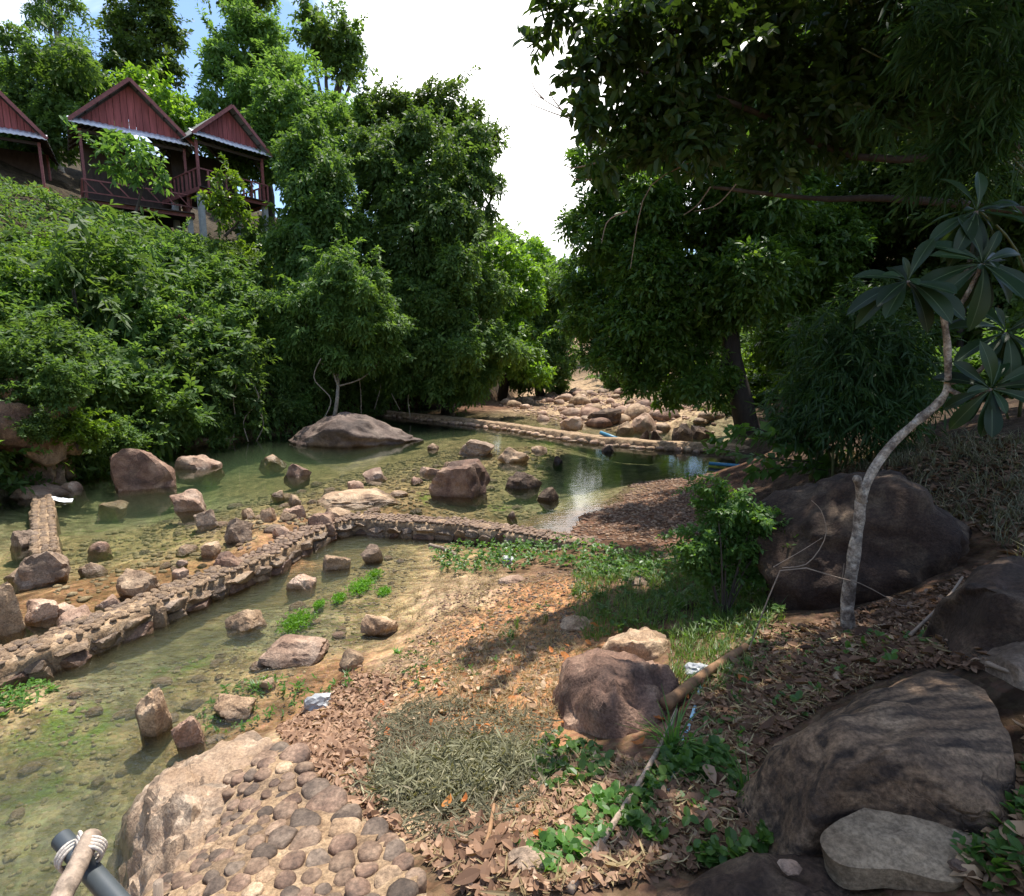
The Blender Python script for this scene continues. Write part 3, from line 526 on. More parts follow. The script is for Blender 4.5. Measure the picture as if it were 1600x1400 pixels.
RK = [  # px, foot y, width, height, level, stone, label
    (205, 776, 110, 86, -.15, 'red', 'large reddish-brown angular boulder standing in the pool near the far bank', 'boulder'),
    (297, 733, 70, 25, 0, 'pink', 'low pale rock in the green water just right of the reddish boulder', 'rock'),
    (460, 744, 42, 22, 0, 'red', 'small brown wet rock in front of the huge dark boulder', 'rock'),
    (288, 799, 64, 38, 0, 'pink', 'pink wedge rock with a flat sunlit face in mid pool', 'rock'),
    (316, 823, 40, 30, -.02, 'grey', 'pale grey blocky rock between the pink wedge and the cobble wall', 'rock'),
    (367, 850, 50, 46, -.02, 'grey', 'upright grey-brown angular rock above the cobble wall', 'rock'),
    (416, 821, 25, 30, -.02, 'tan', 'narrow upright tan rock at the edge of the rock cluster', 'rock'),
    (456, 818, 36, 30, -.02, 'pink', 'rounded pinkish rock at the back of the rock cluster by the wall', 'rock'),
    (436, 842, 34, 22, 0, 'pink', 'small pink rock at the front of the rock cluster by the wall', 'rock'),
    (497, 832, 52, 34, 0, 'red', 'dark reddish rock leaning against the bend of the cobble wall', 'rock'),
    (524, 817, 42, 27, 0, 'tan', 'pale tan rock behind the bend of the cobble wall', 'rock'),
    (385, 809, 22, 16, -.02, 'tan', 'little pale stone left of the rock cluster', 'rock'),
    (458, 788, 22, 16, 0, 'tan', 'little yellowish rounded stone alone in the shallows behind the rock cluster', 'rock'),
    (430, 774, 24, 9, 0, 'tan', 'thin orange stone barely above the water left of mid pool', 'rock'),
    (743, 711, 58, 27, 0, 'grey', 'rounded grey-topped rock in the middle of the far pool', 'rock'),
    (716, 780, 98, 66, -.05, 'red', 'big tilted brown rock with a sloping back in mid pool', 'boulder'),
    (803, 722, 52, 26, 0, 'tan', 'broad pale tan rock right of the grey-topped rock', 'rock'),
    (818, 767, 60, 32, -.05, 'dark', 'dark flat layered rock right of the big tilted brown rock', 'rock'),
    (857, 784, 36, 25, -.02, 'dark', 'small round dark rock beside the sky reflection', 'rock'),
    (676, 702, 18, 10, 0, 'tan', 'tiny tan stone left of the grey-topped rock', 'rock'),
    (843, 706, 26, 10, 0, 'tan', 'small bright flat stone below the far weir', 'rock'),
    (872, 722, 16, 10, 0, 'dark', 'tiny dark stone below the far weir', 'rock'),
    (672, 741, 36, 14, 0, 'pink', 'flat pink stone left of the big tilted brown rock', 'rock'),
    (702, 732, 30, 12, 0, 'tan', 'low tan stone behind the big tilted brown rock', 'rock'),
    (582, 748, 38, 18, 0, 'pink', 'low pink stone in the shallows left of mid pool', 'rock'),
    (553, 768, 26, 18, 0, 'pink', 'small pink stone in the shallows nearest the wall bend', 'rock'),
    (650, 753, 20, 9, 0, 'red', 'tiny dark red stone left of the big tilted brown rock', 'rock'),
    (800, 810, 18, 13, -.02, 'grey', 'small whitish stone at the edge of the sky reflection', 'rock'),
    (147, 858, 40, 14, 0, 'red', 'flat dark rock with a pale top breaking the water at left', 'rock'),
    (135, 896, 44, 21, -.03, 'tan', 'flat-topped cream rock in the shallows at left', 'rock'),
    (202, 937, 66, 52, -.05, 'tan', 'streaked pale tan rock with rounded back above the wall', 'boulder'),
    (277, 906, 34, 19, -.02, 'pink', 'small pale pink stone beside leaf drift above the wall', 'rock'),
    (281, 884, 20, 11, -.02, 'pink', 'tiny pink stone behind the leaf drift above the wall', 'rock'),
    (325, 870, 28, 24, -.02, 'tan', 'small bright tan angular stone left of the upright grey-brown rock', 'rock'),
    (352, 897, 56, 36, .02, 'red', 'flat purplish rock pressed against the cobble wall', 'rock'),
    (102, 982, 74, 38, -.02, 'pink', 'flat-topped mauve rock lying against the left part of the wall', 'boulder'),
    (160, 951, 46, 24, -.03, 'pink', 'low pale rock behind the flat-topped mauve rock', 'rock'),
    (48, 977, 56, 44, -.03, 'pink', 'round pinkish rock at left behind the cobble wall', 'rock'),
    (38, 926, 104, 78, -.1, 'grey', 'large grey boulder with a dark front at the left edge', 'boulder'),
    (24, 856, 46, 30, .0, 'grey', 'grey rock at the foot of the short low wall', 'rock'),
    (0, 1000, 50, 92, -.05, 'tan', 'tan rock cut by the left edge of the picture behind the wall', 'rock'),
    (375, 990, 66, 44, LOW - .05, 'tan', 'rounded brown rock half sunk in the water below the wall', 'boulder'),
    (447, 1046, 112, 60, LOW - .05, 'pink', 'large flat-topped pale rock in the water below the wall', 'boulder'),
    (590, 992, 62, 38, LOW, 'tan', 'smooth oblong brown rock at the edge of the red gravel', 'rock'),
    (546, 1049, 44, 36, LOW + .02, 'tan', 'blocky tan rock at the water edge near the dry grass', 'rock'),
    (578, 879, 36, 30, LOW, 'grey', 'grey rock standing below the bend of the wall', 'rock'),
    (520, 890, 54, 28, LOW, 'tan', 'low tan rock at the foot of the wall near the bend', 'rock'),
    (466, 922, 46, 28, LOW - .02, 'pink', 'wet pink rock below the left part of the wall', 'rock'),
    (232, 1168, 56, 90, LOW - .1, 'tan', 'tall rounded tan rock above the big slab', 'boulder'),
    (288, 1184, 56, 66, LOW - .1, 'pink', 'pink rock wedged between the tall tan rock and the big slab', 'boulder'),
    (352, 1128, 76, 46, LOW - .05, 'tan', 'pale rock among weeds at the edge of the stream', 'rock'),
    (95, 1290, 74, 40, -.52, 'tan', 'brown rock wholly under water at lower left', 'rock'),
    (400, 1045, 30, 14, LOW - .02, 'tan', 'small stone in shallow water left of the flat-topped pale rock', 'rock'),
    (415, 1075, 26, 18, LOW, 'tan', 'small round stone among sprouts at the stream edge', 'rock'),
    (545, 800, 150, 10, -.12, 'tan', 'pale slab under water behind the wall bend', 'rock'),
    (165, 800, 52, 20, -.3, 'tan', 'pale slab under green water in front of the reddish boulder', 'rock'),
    (420, 722, 46, 14, -.1, 'tan', 'submerged pale stone left of the huge dark boulder', 'rock'),
    (88, 962, 34, 20, -.02, 'pink', 'small pink rock between the round pinkish rock and the mauve rock', 'rock'),
    (20, 905, 40, 22, -.02, 'tan', 'tan rock just in front of the large grey boulder', 'rock'),
    (240, 960, 30, 16, .0, 'tan', 'small tan rock resting against the wall below the streaked rock', 'rock'),
    (305, 925, 28, 14, .0, 'grey', 'small grey rock in the leaf drift against the wall', 'rock'),
    (620, 775, 34, 10, -.03, 'tan', 'flat amber stone just under the water left of the big tilted rock', 'rock'),
    # outcrop on the left bank
    (26, 758, 90, 46, .1, 'tan', 'layered tan rock at the left edge above the pale ledge', 'rock'),
    (34, 786, 92, 34, -.1, 'pink', 'smooth pale ledge rock at the water by the left edge', 'rock'),
    (92, 744, 34, 54, .1, 'tan', 'upright tan block at the foot of the left bank', 'rock'),
    (104, 768, 40, 18, -.02, 'pink', 'small rounded pink rock at the water by the little cascade', 'rock'),
    (70, 752, 46, 40, .1, 'grey', 'dark jumbled block at the foot of the left bank', 'rock'),
]
for i, (px, py, w, h, z0, mt, lab, cat) in enumerate(RK):
    rock('boulder' if cat == 'boulder' else 'river_rock', lab, px, py, w, h, z0, mt, seed=100 + i, sub=4 if w > 45 else 3, cat=cat, ang=.97 if mt in ('pink', 'red', 'grey') else .85, rough=.085, facets=8)
# boulders resting up on the left bank
for (px, py, Y, w, h, mt, lab) in [(4, 672, 11.7, 66, 84, 'red', 'big dark rock face at the left edge above the ledges'), (62, 582, 12.6, 36, 66, 'tan', 'tall pillar of tan rock standing among shrubs on the left bank'), (72, 640, 12.2, 40, 44, 'grey', 'brown block below the tan rock pillar'),
                                   (268, 505, 20.5, 44, 34, 'red', 'brown rock showing through the shrubs high on the bank'), (2, 620, 11.8, 30, 64, 'tan', 'orange-brown rock cut by the left edge'), (44, 708, 12.2, 50, 50, 'grey', 'tan blocky rock above the layered ledge'), (95, 690, 13.4, 60, 50, 'grey', 'dark cracked rock behind the upright tan block'), (330, 690, 19.6, 60, 40, 'grey', 'brown broken rock at the foot of the far bank behind the flat pale rock'), (250, 690, 18.2, 70, 50, 'red', 'dark rock in the shade behind the reddish boulder')]:
    c = WD(px, py, Y); s = PX(Y); V, fs = rock_shape(hash(lab) % 97 + 300 if False else 300 + px, 4, 3, .97, .045)
    o = obj('bank_rock', V * (w * s * .55, w * s * .9, h * s * .56), fs, M[mt], smooth=True); o.location = c + (-.1, .5, 0); tag(o, lab, 'rock')
# huge dark boulder
def long_boulder():
    B = W(540, 703, -.1); s = B[1] / F; V, fs = rock_shape(41, 5, 7, .6, .09)
    V = V * (112 * s, 1.5, 1.0); x = V[:, 0] / (112 * s)
    V[:, 2] *= np.where(V[:, 2] > 0, np.interp(x, [-1, -.8, -.45, -.2, .2, .55, 1], [.75, .95, 1.18, 1.22, .95, .62, .4]), 1)
    o = obj('boulder', V, fs, M['dark'], smooth=True); o.location = (B[0], B[1] + 1.2, -.05)
    tag(o, 'huge dark whale-backed boulder at the far side of the pool', 'boulder')
    o.data.materials.clear(); o.data.materials.append(rockmat('whaleback', [(.075, .048, .036), (.14, .098, .076), (.25, .185, .14)], 1.6, .7, (.035, .025, .02), .55, .9))
long_boulder()

# ------------------------------------------------------------------ cobble wall, weir, paving
def pebble_mesh(name, seed, n=9):
    r = np.random.default_rng(seed); a = np.linspace(0, 2 * math.pi, n, endpoint=False) + r.uniform(-.15, .15, n); k = r.uniform(.8, 1.1, n); V = []
    for (rr, z) in ((.92, -.5), (1.0, .1), (.74, .62)):
        for i in range(n): V.append((rr * k[i] * math.cos(a[i]), rr * k[i] * math.sin(a[i]), z + r.uniform(-.06, .06)))
    V.append((0, 0, .78)); fs = []
    for j in range(2):
        for i in range(n): q, b = j * n + i, j * n + (i + 1) % n; fs.append((q, b, b + n, q + n))
    for i in range(n): fs.append((2 * n + i, 2 * n + (i + 1) % n, 3 * n))
    return mesh(name, V, fs, True)
PEB = []
for i in range(8):
    me = pebble_mesh('cobble', 20 + i); me.materials.append(M['grey'] if i % 3 == 0 else M['tan']); PEB.append(me)
def along(path, step):
    P = np.array(path); seg = np.linalg.norm(np.diff(P, axis=0), axis=1); s = np.append(0, np.cumsum(seg)); q = np.arange(0, s[-1], step)
    X = np.interp(q, s, P[:, 0]); Y = np.interp(q, s, P[:, 1]); T = np.gradient(np.stack([X, Y], 1), axis=0); T /= np.linalg.norm(T, axis=1)[:, None]
    return np.stack([X, Y], 1), T
def core(name, path, wtop, wbot, ztop, zbot, mat, parent, seed=0, step=.12):
    P, T = along(path, step); N_ = np.stack([-T[:, 1], T[:, 0]], 1); prof = [(-wbot / 2, zbot), (-wbot / 2 * .96, (ztop + zbot) / 2), (-wtop / 2, ztop - .03), (-wtop / 2 + .05, ztop), (-wtop / 6, ztop + .012), (wtop / 6, ztop + .012), (wtop / 2 - .05, ztop), (wtop / 2, ztop - .03), (wbot / 2, zbot)]
    V = np.array([[np.append(P[j] + N_[j] * a, z) for (a, z) in prof] for j in range(len(P))])
    fl = V.reshape(-1, 3); fl = fl + np.stack([fbm(fl * 4, 3, seed + k) for k in range(3)], 1) * (.05, .05, .016)
    Vf, fs = gridmesh(name, fl.reshape(V.shape), len(prof), len(P), False); fs = [tuple(reversed(f)) for f in fs]
    n = len(prof); fs += [tuple(range(n)), tuple(range(len(Vf) - 1, len(Vf) - n - 1, -1))]
    return obj(name, Vf, fs, mat, parent, smooth=True)
def cobble_wall():
    w = .40; base = Vector((*wall_all[8], -.6)); root = empty('cobble_wall', base)
    tag(root, 'curved mortared stone wall with cobbled top damming the pool', 'wall')
    core('wall_core', wall_all, w, w + .02, WTOP, -.8, M['mortar'], root, 4)
    r = np.random.default_rng(5); P, T = along(wall_all, .08); N_ = np.stack([-T[:, 1], T[:, 0]], 1); spots = []
    for j in range(len(P)):
        for k in range(6):
            v = (-2.5 + k + (.5 if j % 2 else 0) - .25) * .08; q = P[j] + N_[j] * (v + r.normal() * .008) + T[j] * r.normal() * .012
            if abs(v) < w / 2: spots.append((np.hypot(*q), q))
    spots.sort(key=lambda s: s[0] - (0 if s[1][0] > -6.2 else -99 + 200)); rest = MB()
    for i, (dd, q) in enumerate(spots):
        s = r.uniform(.038, .052); rot = r.uniform(0, 6.28); sc = (s * r.uniform(.9, 1.3), s, s * r.uniform(.35, .6)); z = WTOP + .016 + .016 * fbm(np.array([q[0] * 4, q[1] * 4, 0]), 2)
        if i < 300:
            o = bpy.data.objects.new('cobble', PEB[r.integers(8)]); COL.objects.link(o); o.parent = root; o.location = Vector((q[0], q[1], z)) - base; o.rotation_euler = (r.normal() * .12, r.normal() * .12, rot); o.scale = sc
        else:
            me = PEB[r.integers(8)]; m = Matrix.Translation((q[0], q[1], z)) @ Matrix.Rotation(rot, 4, 'Z') @ Matrix.Diagonal((*sc, 1)); rest.add([m @ v.co for v in me.vertices], [tuple(p.vertices) for p in me.polygons])
    tag(rest.build('cobble_bed', M['cobble'], root, True), kind='stuff')
    # big stones of the downstream face
    P, T = along(wall_all, .01); s = 0; N_ = np.stack([-T[:, 1], T[:, 0]], 1); i = 0
    while s < len(P) - 40:
        L = int(r.uniform(20, 46)); q = P[s + L // 2]
        for row, (z, hh) in enumerate(((-.035, .15), (-.17, .22))):
            if row == 1 and r.random() < .15: continue
            V, fs = rock_shape(500 + i, 3, 3, .97, .06); i += 1; t = T[s + L // 2]; n = N_[s + L // 2]
            wd_, dp_ = L * .01 * .56, r.uniform(.08, .13)
            c = np.append(q - n * (w / 2 - .03 + r.uniform(-.02, .03)), z + r.normal() * .02)
            V = V * (wd_, dp_, hh / 2); V = c + np.outer(V[:, 0], np.append(t, 0)) + np.outer(V[:, 1], np.append(n, 0)) + np.outer(V[:, 2], (0, 0, 1))
            obj('face_stone', V, fs, M[('grey', 'tan', 'red', 'grey')[i % 4]], root, True).data.set_sharp_from_angle(angle=R(26))
        s += L
cobble_wall()
def weir_dam():
    base = Vector((*weir[3], 0)); root = empty('weir', base); tag(root, 'low straight tan weir of stone and mortar across the far end of the pool', 'weir')
    core('weir_crest', weir, .55, .7, .22, -.6, M['mortar'], root, 9, .2); r = np.random.default_rng(6); P, T = along(weir, .28); N_ = np.stack([-T[:, 1], T[:, 0]], 1)
    for j in range(len(P)):                              # stones along its foot
        V, fs = rock_shape(700 + j, 2, 8, .8, .06); c = np.append(P[j] - N_[j] * r.uniform(.36, .6), r.uniform(-.02, .06)); obj('footing_stone', c + V * (r.uniform(.1, .22), r.uniform(.1, .16), r.uniform(.06, .13)), fs, M['pink' if j % 2 else 'tan'], root, True)
weir_dam()
def short_wall():
    p = np.array([W(px, py, .12)[:2] for px, py in [(70, 862), (68, 835), (67, 805), (66, 775)]]); base = Vector((*p[0], -.5)); root = empty('short_wall', base)
    tag(root, 'short cobble-topped wall with fallen leaves running out from the left bank', 'wall'); core('wall_core', p, .34, .44, .12, -.7, M['mortar'], root, 14)
    r = np.random.default_rng(8); P, T = along(p, .1); N_ = np.stack([-T[:, 1], T[:, 0]], 1)
    for j in range(len(P)):
        for k in (-1.1, 0, 1.1):
            o = bpy.data.objects.new('cobble', PEB[r.integers(8)]); COL.objects.link(o); o.parent = root; o.location = Vector((*(P[j] + N_[j] * k * .1 + r.normal(size=2) * .01), .13)) - base; o.rotation_euler = (0, 0, r.uniform(0, 6)); s = r.uniform(.04, .055); o.scale = (s * 1.2, s, s * .7)
short_wall()
def clip(poly, p, n):
    out = []
    for a, b in zip(poly, poly[1:] + poly[:1]):
        da, db = (a - p).dot(n), (b - p).dot(n)
        if da <= 0: out.append(a)
        if da * db < 0: out.append(a + (b - a) * (da / (da - db)))
    return out
def inpoly(x, y, P):
    c = False; j = len(P) - 1
    for i in range(len(P)):
        if (P[i][1] > y) != (P[j][1] > y) and x < (P[j][0] - P[i][0]) * (y - P[i][1]) / (P[j][1] - P[i][1]) + P[i][0]: c = not c
        j = i
    return c
def paving():
    out = [(372, 1212), (420, 1183), (470, 1205), (520, 1250), (570, 1295), (610, 1340), (650, 1390), (680, 1440), (640, 1540), (200, 1560), (225, 1430), (262, 1375), (318, 1318), (350, 1268)]
    wp = [G(*q) if q[1] < 1400 else W(*q, .95) for q in out]; poly = [np.array(p[:2]) for p in wp]; c = np.mean(poly, 0); base = Vector((c[0], c[1], float(hgt(c[0], c[1]))))
    root = empty('cobble_paving', base); tag(root, 'mortared paving of rounded river cobbles in the near foreground', 'paving', kind='structure')
    r = np.random.default_rng(12)
    def zt(x, y): return hgt0(x, y) + .045
    # mortar sheet
    xs = np.arange(c[0] - 1.6, c[0] + 1.8, .05); ys = np.arange(c[1] - 1.4, c[1] + 1.5, .05); ids = {}; V = []; fs = []
    for i, x in enumerate(xs):
        for j, y in enumerate(ys):
            if inpoly(x, y, poly): ids[i, j] = len(V); V.append((x, y, float(zt(x, y) + .006 + .012 * fbm(np.array([x * 9, y * 9, 0.]), 3, 2))))
    for (i, j), a in ids.items():
        if (i + 1, j) in ids and (i, j + 1) in ids and (i + 1, j + 1) in ids: fs.append((a, ids[i + 1, j], ids[i + 1, j + 1], ids[i, j + 1]))
    obj('mortar', V, fs, M['mortar'], root, True)
    pts = []; tries = 0
    while tries < 16000 and len(pts) < 600:
        tries += 1; q = np.array((r.uniform(c[0] - 1.5, c[0] + 1.6), r.uniform(c[1] - 1.3, c[1] + 1.3)))
        if not inpoly(*q, poly): continue
        big = .5 + .5 * vnoise(np.array([q[0] * 2.2, q[1] * 2.2, 1.0]), 4); rad = (.036 + .058 * max(0, big) ** 1.8) * r.uniform(.8, 1.2)
        if len(pts) < 9 and tries % 7 == 0: rad = r.uniform(.085, .12)
        if all(np.hypot(*(q - p)) > (rad + s) * .86 for p, s in pts): pts.append((q, rad))
    for i, (q, rad) in enumerate(pts):
        cell = [q + rad * 1.25 * np.array((math.cos(a), math.sin(a))) for a in np.linspace(0, 2 * math.pi, 7 + int(r.integers(3)), endpoint=False) + r.uniform(0, 1)]
        for p, s in pts:
            d = p - q; L = np.hypot(*d)
            if 0 < L < (rad + s) * 2: cell = clip(cell, q + d * (rad / (rad + s)), d / L)
            if len(cell) < 3: break
        if len(cell) < 4: continue
        k = r.uniform(.78, .9); cell = [q + (p - q) * k for p in cell]; ch = []
        for a, b in zip(cell, cell[1:] + cell[:1]): ch += [a * .84 + b * .16, a * .16 + b * .84]
        n = len(ch); h = min(rad, .06) * r.uniform(.3, .6); V = []
        tl = r.normal(size=2) * .12; z0 = float(zt(*q))
        for (kk, z) in ((1., -.04), (1.03, h * .45), (.92, h * .9), (.6, h)):
            for p in ch: w = q + (p - q) * kk; V.append((w[0], w[1], z0 + z + (w - q) @ tl))
        V.append((*q, z0 + h * 1.04)); f = []
        for j in range(3):
            for m in range(n): a, b = j * n + m, j * n + (m + 1) % n; f.append((a, b, b + n, a + n))
        for m in range(n): f.append((3 * n + m, 3 * n + (m + 1) % n, 4 * n))
        me = mesh('paving_stone', np.array(V) - (q[0], q[1], z0), f, True); me.materials.append(M[('cobble', 'cobdark', 'pave_brown', 'cobdark', 'pave_brown', 'cobble', 'tan')[int(r.integers(7))]])
        o = bpy.data.objects.new('paving_stone', me); COL.objects.link(o); o.parent = root; o.location = Vector((q[0], q[1], z0)) - base
paving()
# the great slab, and the shaded boulders of the right bank
patch('boulder', 'great sloping tan slab of rock running down into the water beside the paving', [(428, 1158, .36), (395, 1146, .26), (345, 1160, .14), (300, 1180, -.1), (262, 1212, -.3), (195, 1275, -.34), (172, 1330, -.36), (165, 1420, -.36), (150, 1560, -.2), (230, 1520, .55), (262, 1400, .66), (318, 1318, .62), (352, 1262, .55), (400, 1208, .5), (432, 1180, .45)], (300, 1255, .60), 'slab', .5, 21, 1.7, .055, 34, 130, grow=.03)
patch('boulder', 'brown hump-backed boulder beside the rotting log', [(868, 1100, .62), (872, 1060, .72), (905, 1022, .80), (960, 1012, .86), (1030, 1018, .92), (1062, 1042, .9), (1066, 1090, .85), (1040, 1140, .8), (980, 1178, .72), (910, 1165, .62), (876, 1135, .58)], (975, 1065, 1.0), 'red', .45, 22, 2.6, .05, 18, 72)
patch('boulder', 'grey-brown rock behind the hump-backed boulder', [(930, 1020, .5), (985, 985, .56), (1040, 1000, .62), (1030, 1030, .6), (960, 1040, .5)], (988, 1002, .74), 'tan', .4, 23, 2.2, .05, 18, 72)
patch('boulder', 'large banded dark boulder at lower right behind the flat slab', [(1172, 1215, 1.22), (1200, 1165, 1.30), (1290, 1105, 1.42), (1380, 1062, 1.5), (1450, 1044, 1.55), (1520, 1062, 1.6), (1566, 1130, 1.62), (1580, 1220, 1.56), (1560, 1290, 1.5), (1440, 1290, 1.42), (1330, 1300, 1.32), (1240, 1335, 1.22), (1200, 1290, 1.16)], (1390, 1170, 1.62), 'band', .5, 24, 2.4, .022, 20, 90, grow=.04)
patch('boulder', 'flat angular grey slab of stone at the lower right', [(1285, 1305, 1.37), (1340, 1268, 1.41), (1395, 1235, 1.45), (1450, 1262, 1.46), (1510, 1295, 1.46), (1530, 1330, 1.45), (1500, 1378, 1.42), (1400, 1358, 1.39), (1310, 1350, 1.36)], (1410, 1305, 1.43), 'flat', .09, 25, 1.2, .010, 14, 60, grow=.0, bulge=-.02)
patch('boulder', 'dark mossy rock cut by the bottom edge of the picture', [(1030, 1400, 1.12), (1100, 1362, 1.16), (1200, 1340, 1.2), (1285, 1345, 1.22), (1330, 1400, 1.24), (1340, 1500, 1.25), (1180, 1520, 1.25), (1040, 1480, 1.2)], (1190, 1400, 1.3), 'dark', .35, 26, 2.4)
patch('boulder', 'dark low rock at the right edge below the huge shaded boulder', [(1462, 960, 1.6), (1490, 925, 1.72), (1540, 890, 1.8), (1600, 870, 1.85), (1680, 880, 1.9), (1700, 980, 1.8), (1600, 1000, 1.72), (1520, 1005, 1.62), (1478, 990, 1.52)], (1570, 930, 1.9), 'dark', .5, 27, 2.2)
patch('boulder', 'grey-brown rock with lichen between leaf litter at the right edge', [(1500, 1030, 1.5), (1550, 1000, 1.6), (1640, 990, 1.7), (1700, 1060, 1.7), (1620, 1100, 1.6), (1540, 1070, 1.52)], (1590, 1040, 1.72), 'grey', .4, 28)
def huge_boulder():
    V, fs = rock_shape(64, 5, 4, .6, .11); V = V * (1.12, .85, .82); V[:, 2] *= np.interp(V[:, 0], [-1.1, -.4, .4, 1.1], [1.02, 1.05, .92, .6])
    o = obj('boulder', V, fs, M['dark'], smooth=True); o.location = (3.34, 5.0, 1.20); tag(o, 'huge shaded dark boulder behind the leaning grey trunk', 'boulder')
huge_boulder()
for i, (px, py, w, h, mt, lab) in enumerate([(832, 1378, 110, 52, 'grey', 'rounded grey stone among weeds at the bottom of the picture'), (885, 1335, 62, 34, 'tan', 'brown stone among weeds behind the rounded grey stone'), (940, 1345, 36, 26, 'grey', 'small pale stone beside the thin grey stick'), (1240, 1368, 40, 20, 'pink', 'small rounded stone on the dark mossy rock'),
                                              (1505, 1365, 32, 20, 'red', 'small reddish pebble lying on the flat grey slab'), (1055, 880, 50, 14, 'tan', 'flat tan stone at the end of the cobble wall'), (1000, 915, 40, 16, 'grey', 'small grey rock in the grass left of the shrub'), (1340, 1385, 60, 20, 'grey', 'small stones wedged beneath the flat grey slab'), (1455, 1225, 30, 16, 'tan', 'brown stone behind the flat grey slab'),
                                              (800, 912, 46, 14, 'pink', 'flat pale stone sunk in the red gravel'), (905, 985, 60, 18, 'tan', 'flat tan stone in the grass above the red gravel'), (330, 1165, 40, 16, 'grey', 'small stone at the top of the great slab')]):
    g = G(px, py); z = 1.30 if 'mossy' in lab else 1.44 if 'flat grey slab' in lab and 'on the' in lab else g[2]; rock('bank_stone', lab, px, py, w, h, z, mt, 800 + i, 3, emb=.5, deep=z == g[2])
# upstream rock field
for i, (px, py, w, h, mt, lab) in enumerate([(947, 659, 54, 22, 'dark', 'broad dark flat-topped rock in the dry bed beyond the weir'), (894, 664, 36, 14, 'pink', 'pale flat rock at the left of the dry bed beyond the weir'), (1009, 668, 44, 24, 'pink', 'large pale rounded rock in the middle of the dry bed'), (978, 676, 28, 18, 'tan', 'tan rock just behind the blue pipe'),
                                              (1009, 689, 20, 18, 'dark', 'small round dark rock on the shaded end of the weir'), (1030, 688, 28, 18, 'dark', 'dark rock beside the small round dark rock on the weir'), (1070, 687, 32, 26, 'dark', 'tall dark boulder on the shaded end of the weir'), (1096, 684, 30, 20, 'dark', 'dark rock at the right end of the weir'), (952, 706, 24, 12, 'dark', 'low black rock in the water in front of the weir'),
                                              (1060, 655, 30, 12, 'grey', 'grey rock near the small cascade of the dry bed'), (1095, 640, 40, 16, 'pink', 'pale broad rock at the back right of the dry bed')]):
    z = .3 if py < 672 else .15
    if 'water in front' in lab: z = 0
    rock('river_rock', lab, px, py, w, h, z, mt, 850 + i, 3, ang=.8)
r_ = np.random.default_rng(31); n_ = 0; made_ = []
FIELD = [np.array(p) for p in [(1.6, 25.5), (4.2, 23), (7.4, 20.6), (9.6, 24), (10, 32), (7, 40), (2.5, 42), (.6, 36), (-.8, 33.5)]]
while n_ < 110:
    q = np.array((r_.uniform(-1, 10), r_.uniform(20, 42)))
    if not inpoly(*q, FIELD): continue
    V, fs = rock_shape(900 + n_ % 12, 2, 9, .85, .06); s = r_.uniform(.16, .5) * (1.0 if r_.random() < .8 else 1.5)
    o = obj('river_stone', V * (s, s * .8, s * r_.uniform(.5, .8)), fs, M[('pink', 'tan', 'pink', 'grey', 'red')[n_ % 5]], smooth=True); o.location = (*q, float(hgt(*q)) + s * .12); o.rotation_euler.z = r_.uniform(0, 6)
    lb = stone_label(q, 'large' if s > .42 else 'middling' if s > .28 else 'small', ('pinkish', 'tan', 'pinkish', 'grey-brown', 'reddish')[n_ % 5], 'beyond the weir'); tag(o, lb, 'stone', 'stones of the bed beyond the weir'); made_.append((o, lb, q[0] / q[1])); n_ += 1
spread_labels(made_)
# small stones of the pool, one by one where they can be told apart
def stones(n, poly, zl, label, group, lo, hi, mats, seed, sub=2):
    r = np.random.default_rng(seed); P = [W(*q, zl)[:2] for q in poly]; A = np.array(P); k = 0; made = []
    sh = []
    for i in range(6):
        V, fs = rock_shape(1000 + i + seed, sub, 8, .7, .06); me = mesh('river_stone', V, fs, True); me.set_sharp_from_angle(angle=R(32)); me.materials.append(M[mats[i % len(mats)]]); sh.append(me)
    while k < n:
        q = r.uniform(A.min(0), A.max(0))
        if not inpoly(*q, P): continue
        s = lo + (hi - lo) * r.random() ** 2.2; o = bpy.data.objects.new('river_stone', sh[r.integers(6)]); COL.objects.link(o)
        o.location = (*q, float(hgt(*q)) + s * .15); o['water_level'] = LOW if label == 'below the wall' else 0.; o.scale = (s, s * r.uniform(.65, 1), s * r.uniform(.35, .6)); o.rotation_euler = (0, 0, r.uniform(0, 6.28)); lb = stone_label(q, 'large' if s > lo + (hi - lo) * .4 else 'middling' if s > lo + (hi - lo) * .12 else 'tiny', {'tan': 'tan', 'pink': 'pinkish', 'grey': 'grey-brown', 'red': 'reddish'}[mats[sh.index(o.data) % len(mats)]], label); tag(o, lb, 'stone', group); made.append((o, lb, q[0] / q[1])); k += 1
    spread_labels(made)
stones(95, [(90, 850), (260, 790), (520, 740), (640, 720), (860, 705), (850, 760), (780, 800), (600, 800), (450, 835), (300, 880), (180, 930), (90, 950)], -.1, 'in the pool', 'stones on the pool bed', .05, .22, ('tan', 'pink', 'tan', 'grey'), 1)
stones(40, [(340, 850), (420, 815), (540, 800), (470, 845), (400, 880), (250, 930), (230, 900)], 0., 'on gravel behind the wall', 'stones behind the wall', .03, .09, ('pink', 'tan', 'red', 'tan'), 2)
stones(75, [(0, 1120), (120, 1060), (330, 1000), (470, 930), (620, 860), (640, 900), (560, 1000), (430, 1110), (250, 1180), (160, 1300), (130, 1400), (0, 1400)], -.4, 'below the wall', 'stones on the stream bed', .03, .12, ('tan', 'tan', 'grey', 'pink'), 3)
